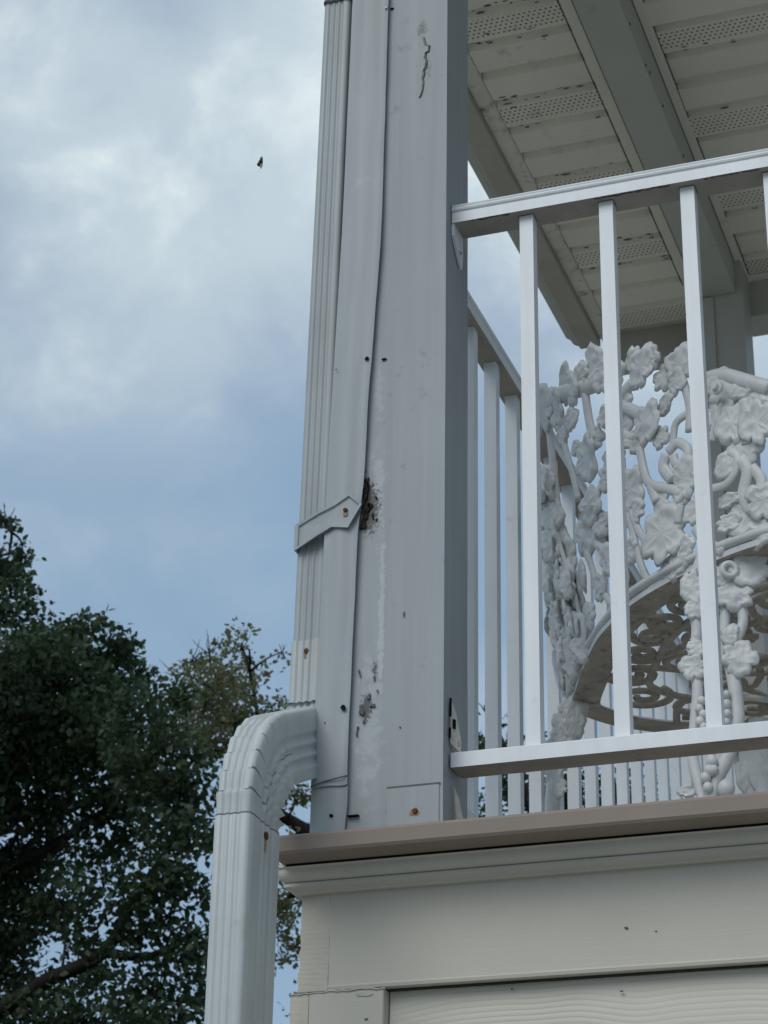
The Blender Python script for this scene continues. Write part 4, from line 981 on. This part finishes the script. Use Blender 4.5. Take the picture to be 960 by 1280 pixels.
# ------------------------------------------------------------------ insect
ins = thing('flying_insect', 'small black flying insect hovering in the sky left of the post', 'insect', at(325, 204, 2.30))
c0 = at(325, 204, 2.30)
def IP(dx, dy, d=0): return at(325 + dx, 204 + dy, 2.30 + d)
k_ = 3.7 / F_PX
bm = bmesh.new(); tube(bm, [IP(-2.2, 3.6), IP(-1.6, 2.4), IP(0, .2), IP(.8, -1.2)], [.6 * k_, 2.2 * k_, 2.5 * k_, 1.1 * k_], 10, 5); body = obj('body', bm, M['insect'], ins, True)
bm = bmesh.new(); ball(bm, IP(1.0, -2.2), 2.2 * k_); obj('thorax', bm, M['insect'], ins, True)
bm = bmesh.new(); ball(bm, IP(1.7, -4.3), 1.5 * k_); ball(bm, IP(2.6, -4.4, -.001), .7 * k_); ball(bm, IP(.9, -4.6, -.001), .7 * k_); obj('head', bm, M['insect'], ins, True)
for (tipx, tipy, d) in ((2.4, -9.5, .002), (1.6, -8.2, -.004), (1.2, 7.6, .002), (2.0, 6.0, -.004)):
    bm = bmesh.new(); pts = []
    b0, b1 = IP(1.0, -2.0), IP(tipx, tipy, d); dd = b1 - b0; sd = c_right * 1.9 * k_
    up_ = [b0 + dd * t + sd * math.sin(PI * min(1, t ** .8)) for t in (0, .2, .4, .6, .8, .95)] + [b1]; lo_ = [b0 + dd * t - sd * .7 * math.sin(PI * t ** 1.2) for t in (.95, .8, .6, .4, .2)]
    vv = [bm.verts.new(p) for p in up_ + lo_]; f_ = bm.faces.new(vv); r_ = bmesh.ops.extrude_face_region(bm, geom=[f_])
    for v in [e for e in r_['geom'] if isinstance(e, bmesh.types.BMVert)]: v.co += fwd * .00008
    obj('wing', bm, M['wing'], ins)
for j in range(6):
    sgn = 1 if j % 2 else -1; b0 = IP(1.0 - .4 * (j // 2), -2.6 + .9 * (j // 2))
    bm = bmesh.new(); tube(bm, [b0, b0 + c_right * sgn * 1.6 * k_ + fwd * .0004, b0 + c_right * sgn * 2.2 * k_ - c_up * 1.8 * k_], .22 * k_, 5, 3); obj('leg', bm, M['insect'], ins)

# ------------------------------------------------------------------ trees
def leaf_cloud(name, clusters, mat_, parent, seed, size, per_m3=None):
    """clusters: (centre, radius, number of leaves); each splits into sub-clumps, leaves are small folded blades"""
    rg = np.random.default_rng(seed); V = []; 
    cens = []; 
    for (cpt, rad, nlf) in clusters:
        nsub = max(3, int(nlf / 42)); q = rg.normal(size=(nsub, 3)); q /= np.linalg.norm(q, axis=1)[:, None]
        q *= (rg.random((nsub, 1)) ** .45) * rad; q[:, 2] *= .85
        sub = np.array(cpt) + q
        idx = rg.integers(0, nsub, nlf); sp_ = np.minimum(.05 + .15 * rad, .12)
        cens.append(sub[idx] + (lambda g_: g_ / np.linalg.norm(g_, axis=1)[:, None] * rg.random((nlf, 1)) ** .5)(rg.normal(size=(nlf, 3))) * sp_ * 1.9 * np.array([1, 1, .62]))
    C_ = np.concatenate(cens); n_ = len(C_)
    d_ = rg.normal(size=(n_, 3)); d_[:, 2] -= .35; d_ /= np.linalg.norm(d_, axis=1)[:, None]
    s_ = np.cross(d_, rg.normal(size=(n_, 3))); s_ /= np.linalg.norm(s_, axis=1)[:, None]; nn_ = np.cross(d_, s_)
    L_ = (size * rg.uniform(.65, 1.3, (n_, 1))); w_ = L_ * rg.uniform(.26, .40, (n_, 1))
    v = np.stack([C_, C_ + d_ * L_ * .38 + s_ * w_ + nn_ * w_ * .35, C_ + d_ * L_ * .75 + s_ * w_ * .62 + nn_ * w_ * .2, C_ + d_ * L_, C_ + d_ * L_ * .72 - s_ * w_ * .66 + nn_ * w_ * .2, C_ + d_ * L_ * .36 - s_ * w_ + nn_ * w_ * .35], 1).reshape(-1, 3)
    base_ = np.arange(n_)[:, None] * 6
    f_ = np.concatenate([base_ + np.array([[0, 1, 2, 3]]), base_ + np.array([[0, 3, 4, 5]])], 0)
    loc = np.array(parent.location)
    me = bpy.data.meshes.new(name); v = v - loc
    me.vertices.add(len(v)); me.vertices.foreach_set('co', v.astype(np.float32).ravel())
    me.loops.add(len(f_) * 4); me.loops.foreach_set('vertex_index', f_.astype(np.int32).ravel())
    me.polygons.add(len(f_)); me.polygons.foreach_set('loop_start', np.arange(0, len(f_) * 4, 4, dtype=np.int32)); me.polygons.foreach_set('loop_total', np.full(len(f_), 4, dtype=np.int32))
    me.update(calc_edges=True); me.validate()
    o = link_mesh(name, me, mat_, parent); o['kind'] = 'stuff'
    return C_
def limbs(name, polys, parent, twigs=()):
    bm = bmesh.new()
    for pts, r in polys: tube(bm, pts, r, 8, 4)
    for a, b_, r in twigs:
        a = Vector(a); b_ = Vector(b_); m_ = a.lerp(b_, .5) + Vector((random.uniform(-1, 1), random.uniform(-1, 1), random.uniform(-.3, 1))) * (b_ - a).length * .12
        tube(bm, [a, m_, b_], [r, r * .7, r * .25], 5, 3)
    return obj(name, bm, M['bark'], parent, True)
random.seed(3)
def tree(name, label, cat, base_pt, clus, limb_px, lm_, seed, size, Yref, dens):
    t = thing(name, label, cat, base_pt, 'trees beyond the porch')
    rg = random.Random(seed); cl_ = []; hubs = []
    for (px, py, r, k_) in clus:
        Y = Yref + rg.uniform(-.7, .7); p = at(px, py, Y); rm = r / 178.0 * Yref / 13
        cl_.append((tuple(p), rm, max(20, int(dens * k_ * (rm / .45) ** 2 * 900)))); hubs.append((p, rm))
    C_ = leaf_cloud('crown', cl_, lm_, t, seed, size)
    polys = []
    for pts, r in limb_px: polys.append(([at(px, py, Yref + dy) for px, py, dy in pts], r))
    tw = []
    nodes = [q for pts, r in polys for q in catmull(pts, 4)]
    for (p, rm) in hubs:
        q = min(nodes, key=lambda n_: (n_ - p).length + max(0, n_.z - p.z) * 1.5); tw.append((q, p, .012))
        for _ in range(7):
            o = Vector((rg.gauss(0, 1), rg.gauss(0, 1), rg.gauss(.25, .8))).normalized() * rm * rg.uniform(.6, 1.05); tw.append((p - Vector((0, 0, rm * .2)), p + o, .005))
    base_root = Vector(base_pt)
    tr0 = polys[0][0][0]
    r0_ = polys[0][1][0]; p0_ = polys[0][0]
    polys[0] = ([base_root, base_root.lerp(tr0, .12), base_root.lerp(tr0, .5) + Vector((.1, 0, 0))] + p0_, [r0_ * 2.1, r0_ * 1.6, r0_ * 1.3] + polys[0][1])
    limbs('trunk', polys, t, tw)
    return t
tA = [(-12, 700, 34, .8), (14, 735, 34, .7), (-20, 660, 26, .6), (10, 648, 22, 0.4), (28, 690, 20, 0.4), (8, 705, 28, 0.5), (0, 755, 40, 0.7), (-110, 800, 100, 1.0), (55, 808, 48, 1.0), (115, 812, 52, 1.0), (155, 850, 48, 1.0), (20, 850, 90, 1.1), (90, 880, 80, 1.1), (150, 905, 65, 1.0), (30, 950, 95, 1.1), (120, 965, 80, 1.0), (195, 930, 55, 0.8), (205, 985, 60, 0.9), (-40, 930, 130, 1.0), (60, 1040, 75, 0.65), (150, 1035, 70, 0.65), (230, 1045, 55, 0.58), (10, 1080, 60, 0.65), (215, 1100, 60, 0.72), (75, 1120, 45, 0.65), (90, 1180, 36, 0.43), (130, 1100, 42, 0.43), (35, 1150, 60, 0.65), (240, 1160, 55, 0.58), (170, 1165, 42, 0.5), (20, 1220, 60, 0.58), (110, 1225, 55, 0.58), (200, 1235, 60, 0.65), (255, 1235, 40, 0.58), (60, 1285, 70, 0.65), (160, 1300, 70, 0.65), (240, 1300, 55, 0.58), (-60, 1150, 120, 1.0), (-100, 1300, 140, 1.0), (100, 1400, 120, 1.0), (-150, 950, 150, 1.0), (230, 870, 30, 0.5)]
tA += [(-260, 1000, 150, .8), (-280, 1200, 150, .8), (-200, 820, 110, .8), (-60, 1450, 130, .8), (-220, 1450, 140, .8), (80, 1480, 110, .7), (200, 1430, 80, .7), (-20, 1590, 110, .6), (-160, 1600, 110, .6)]
bA = Vector((at(-120, 1300, 13).x, 13.0, 0))
tree('broadleaf_tree', 'large dark green tree at the left edge, its crown filling the lower left corner', 'tree', bA,
     tA, [([(-120, 1420, 0), (-60, 1300, 0), (0, 1262, 0), (60, 1225, 0), (130, 1190, -.1), (170, 1120, -.2), (215, 1050, -.2), (225, 960, -.2)], [.13, .10, .055, .05, .046, .034, .026, .014]), ([(-60, 1300, 0), (-30, 1100, .2), (20, 940, .1), (70, 840, 0)], [.12, .09, .06, .03]), ([(130, 1190, -.1), (190, 1195, .1), (250, 1160, .1)], [.04, .03, .015]), ([(-30, 1100, .2), (60, 1060, .3), (150, 1000, .3)], [.05, .035, .02]), ([(-20, 1000, .2), (-4, 820, .1), (14, 665, 0)], [.02, .010, .004])], M['leafA'], 5, .056, 13.0, 2.2)
tB = [(240, 820, 30, .35), (262, 812, 26, .35), (300, 808, 26, .45), (318, 828, 22, .4), (222, 840, 28, .4), (270, 850, 38, .7), (305, 862, 32, .6), (255, 880, 45, .9), (300, 900, 42, .9), (232, 905, 42, .9), (340, 880, 22, .5), (352, 815, 14, .25), (335, 905, 28, .6), (270, 930, 45, 1), (320, 950, 40, .8), (370, 1000, 22, .6), (372, 1040, 16, .25), (360, 965, 22, .5), (350, 1010, 16, .4), (300, 1000, 40, .7), (362, 1110, 20, .5), (352, 1160, 24, .55), (370, 1180, 18, .5), (356, 1200, 16, .6), (365, 1080, 14, .35), (330, 1120, 40, .8), (380, 1130, 26, .8), (310, 1060, 36, .7), (400, 1190, 30, .7)]
tB += [(430, 1250, 60, .8), (480, 1150, 70, .8), (500, 1290, 90, .8), (440, 1400, 100, .7), (540, 1400, 100, .7), (330, 1410, 80, .6), (590, 1260, 90, .7), (470, 1040, 60, .7), (540, 1140, 80, .8), (460, 1500, 90, .5)]
bB = Vector((at(400, 1300, 15.5).x, 15.5, 0))
tree('broadleaf_tree', 'thin olive green tree with sparse upper twigs, standing just behind the downspout elbow', 'tree', bB,
     tB, [([(430, 1330, 0), (420, 1180, 0), (400, 1060, 0), (372, 1032, 0), (345, 1012, -.1), (318, 960, -.1), (290, 890, 0), (268, 840, 0)], [.11, .09, .07, .055, .045, .035, .022, .012]), ([(345, 1012, -.1), (352, 985, 0), (372, 975, .1), (384, 955, .1)], [.03, .022, .015, .008]), ([(400, 1060, 0), (372, 1110, .1), (340, 1150, .2)], [.05, .035, .02]), ([(318, 960, -.1), (322, 900, 0), (312, 840, 0), (302, 805, 0)], [.025, .018, .012, .006])], M['leafB'], 9, .046, 15.5, 1.9)
tC = [(605, 885, 14, .3), (628, 905, 14, .3), (600, 935, 24, .9), (625, 940, 22, .8), (655, 950, 22, .7), (690, 935, 20, .5), (640, 985, 34, .9), (690, 990, 34, .8), (735, 975, 30, .7), (770, 990, 32, .8), (810, 985, 30, .7), (850, 1000, 34, .8), (600, 1020, 40, .7), (720, 1040, 50, .9), (800, 1050, 50, .9), (660, 1060, 60, 1), (580, 1090, 60, 1), (870, 1060, 50, 1), (760, 1120, 80, 1), (640, 1150, 80, 1), (850, 1150, 80, 1)]
tC += [(560, 1230, 90, .8), (700, 1250, 110, .8), (850, 1260, 110, .8), (930, 1130, 90, .8), (620, 1360, 110, .7), (760, 1380, 120, .7), (900, 1380, 100, .7), (700, 1490, 100, .5), (820, 1490, 90, .5)]
bC = Vector((at(720, 1280, 15.0).x, 15.0, 0))
tree('broadleaf_tree', 'dark tree top glimpsed between the balusters behind the porch', 'tree', bC,
     tC, [([(720, 1330, 0), (715, 1180, 0), (690, 1060, 0), (650, 980, 0), (625, 920, 0)], [.12, .10, .07, .04, .015]), ([(715, 1180, 0), (760, 1080, 0), (800, 1000, 0)], [.07, .05, .02])], M['leafA'], 17, .047, 15.0, 1.9)
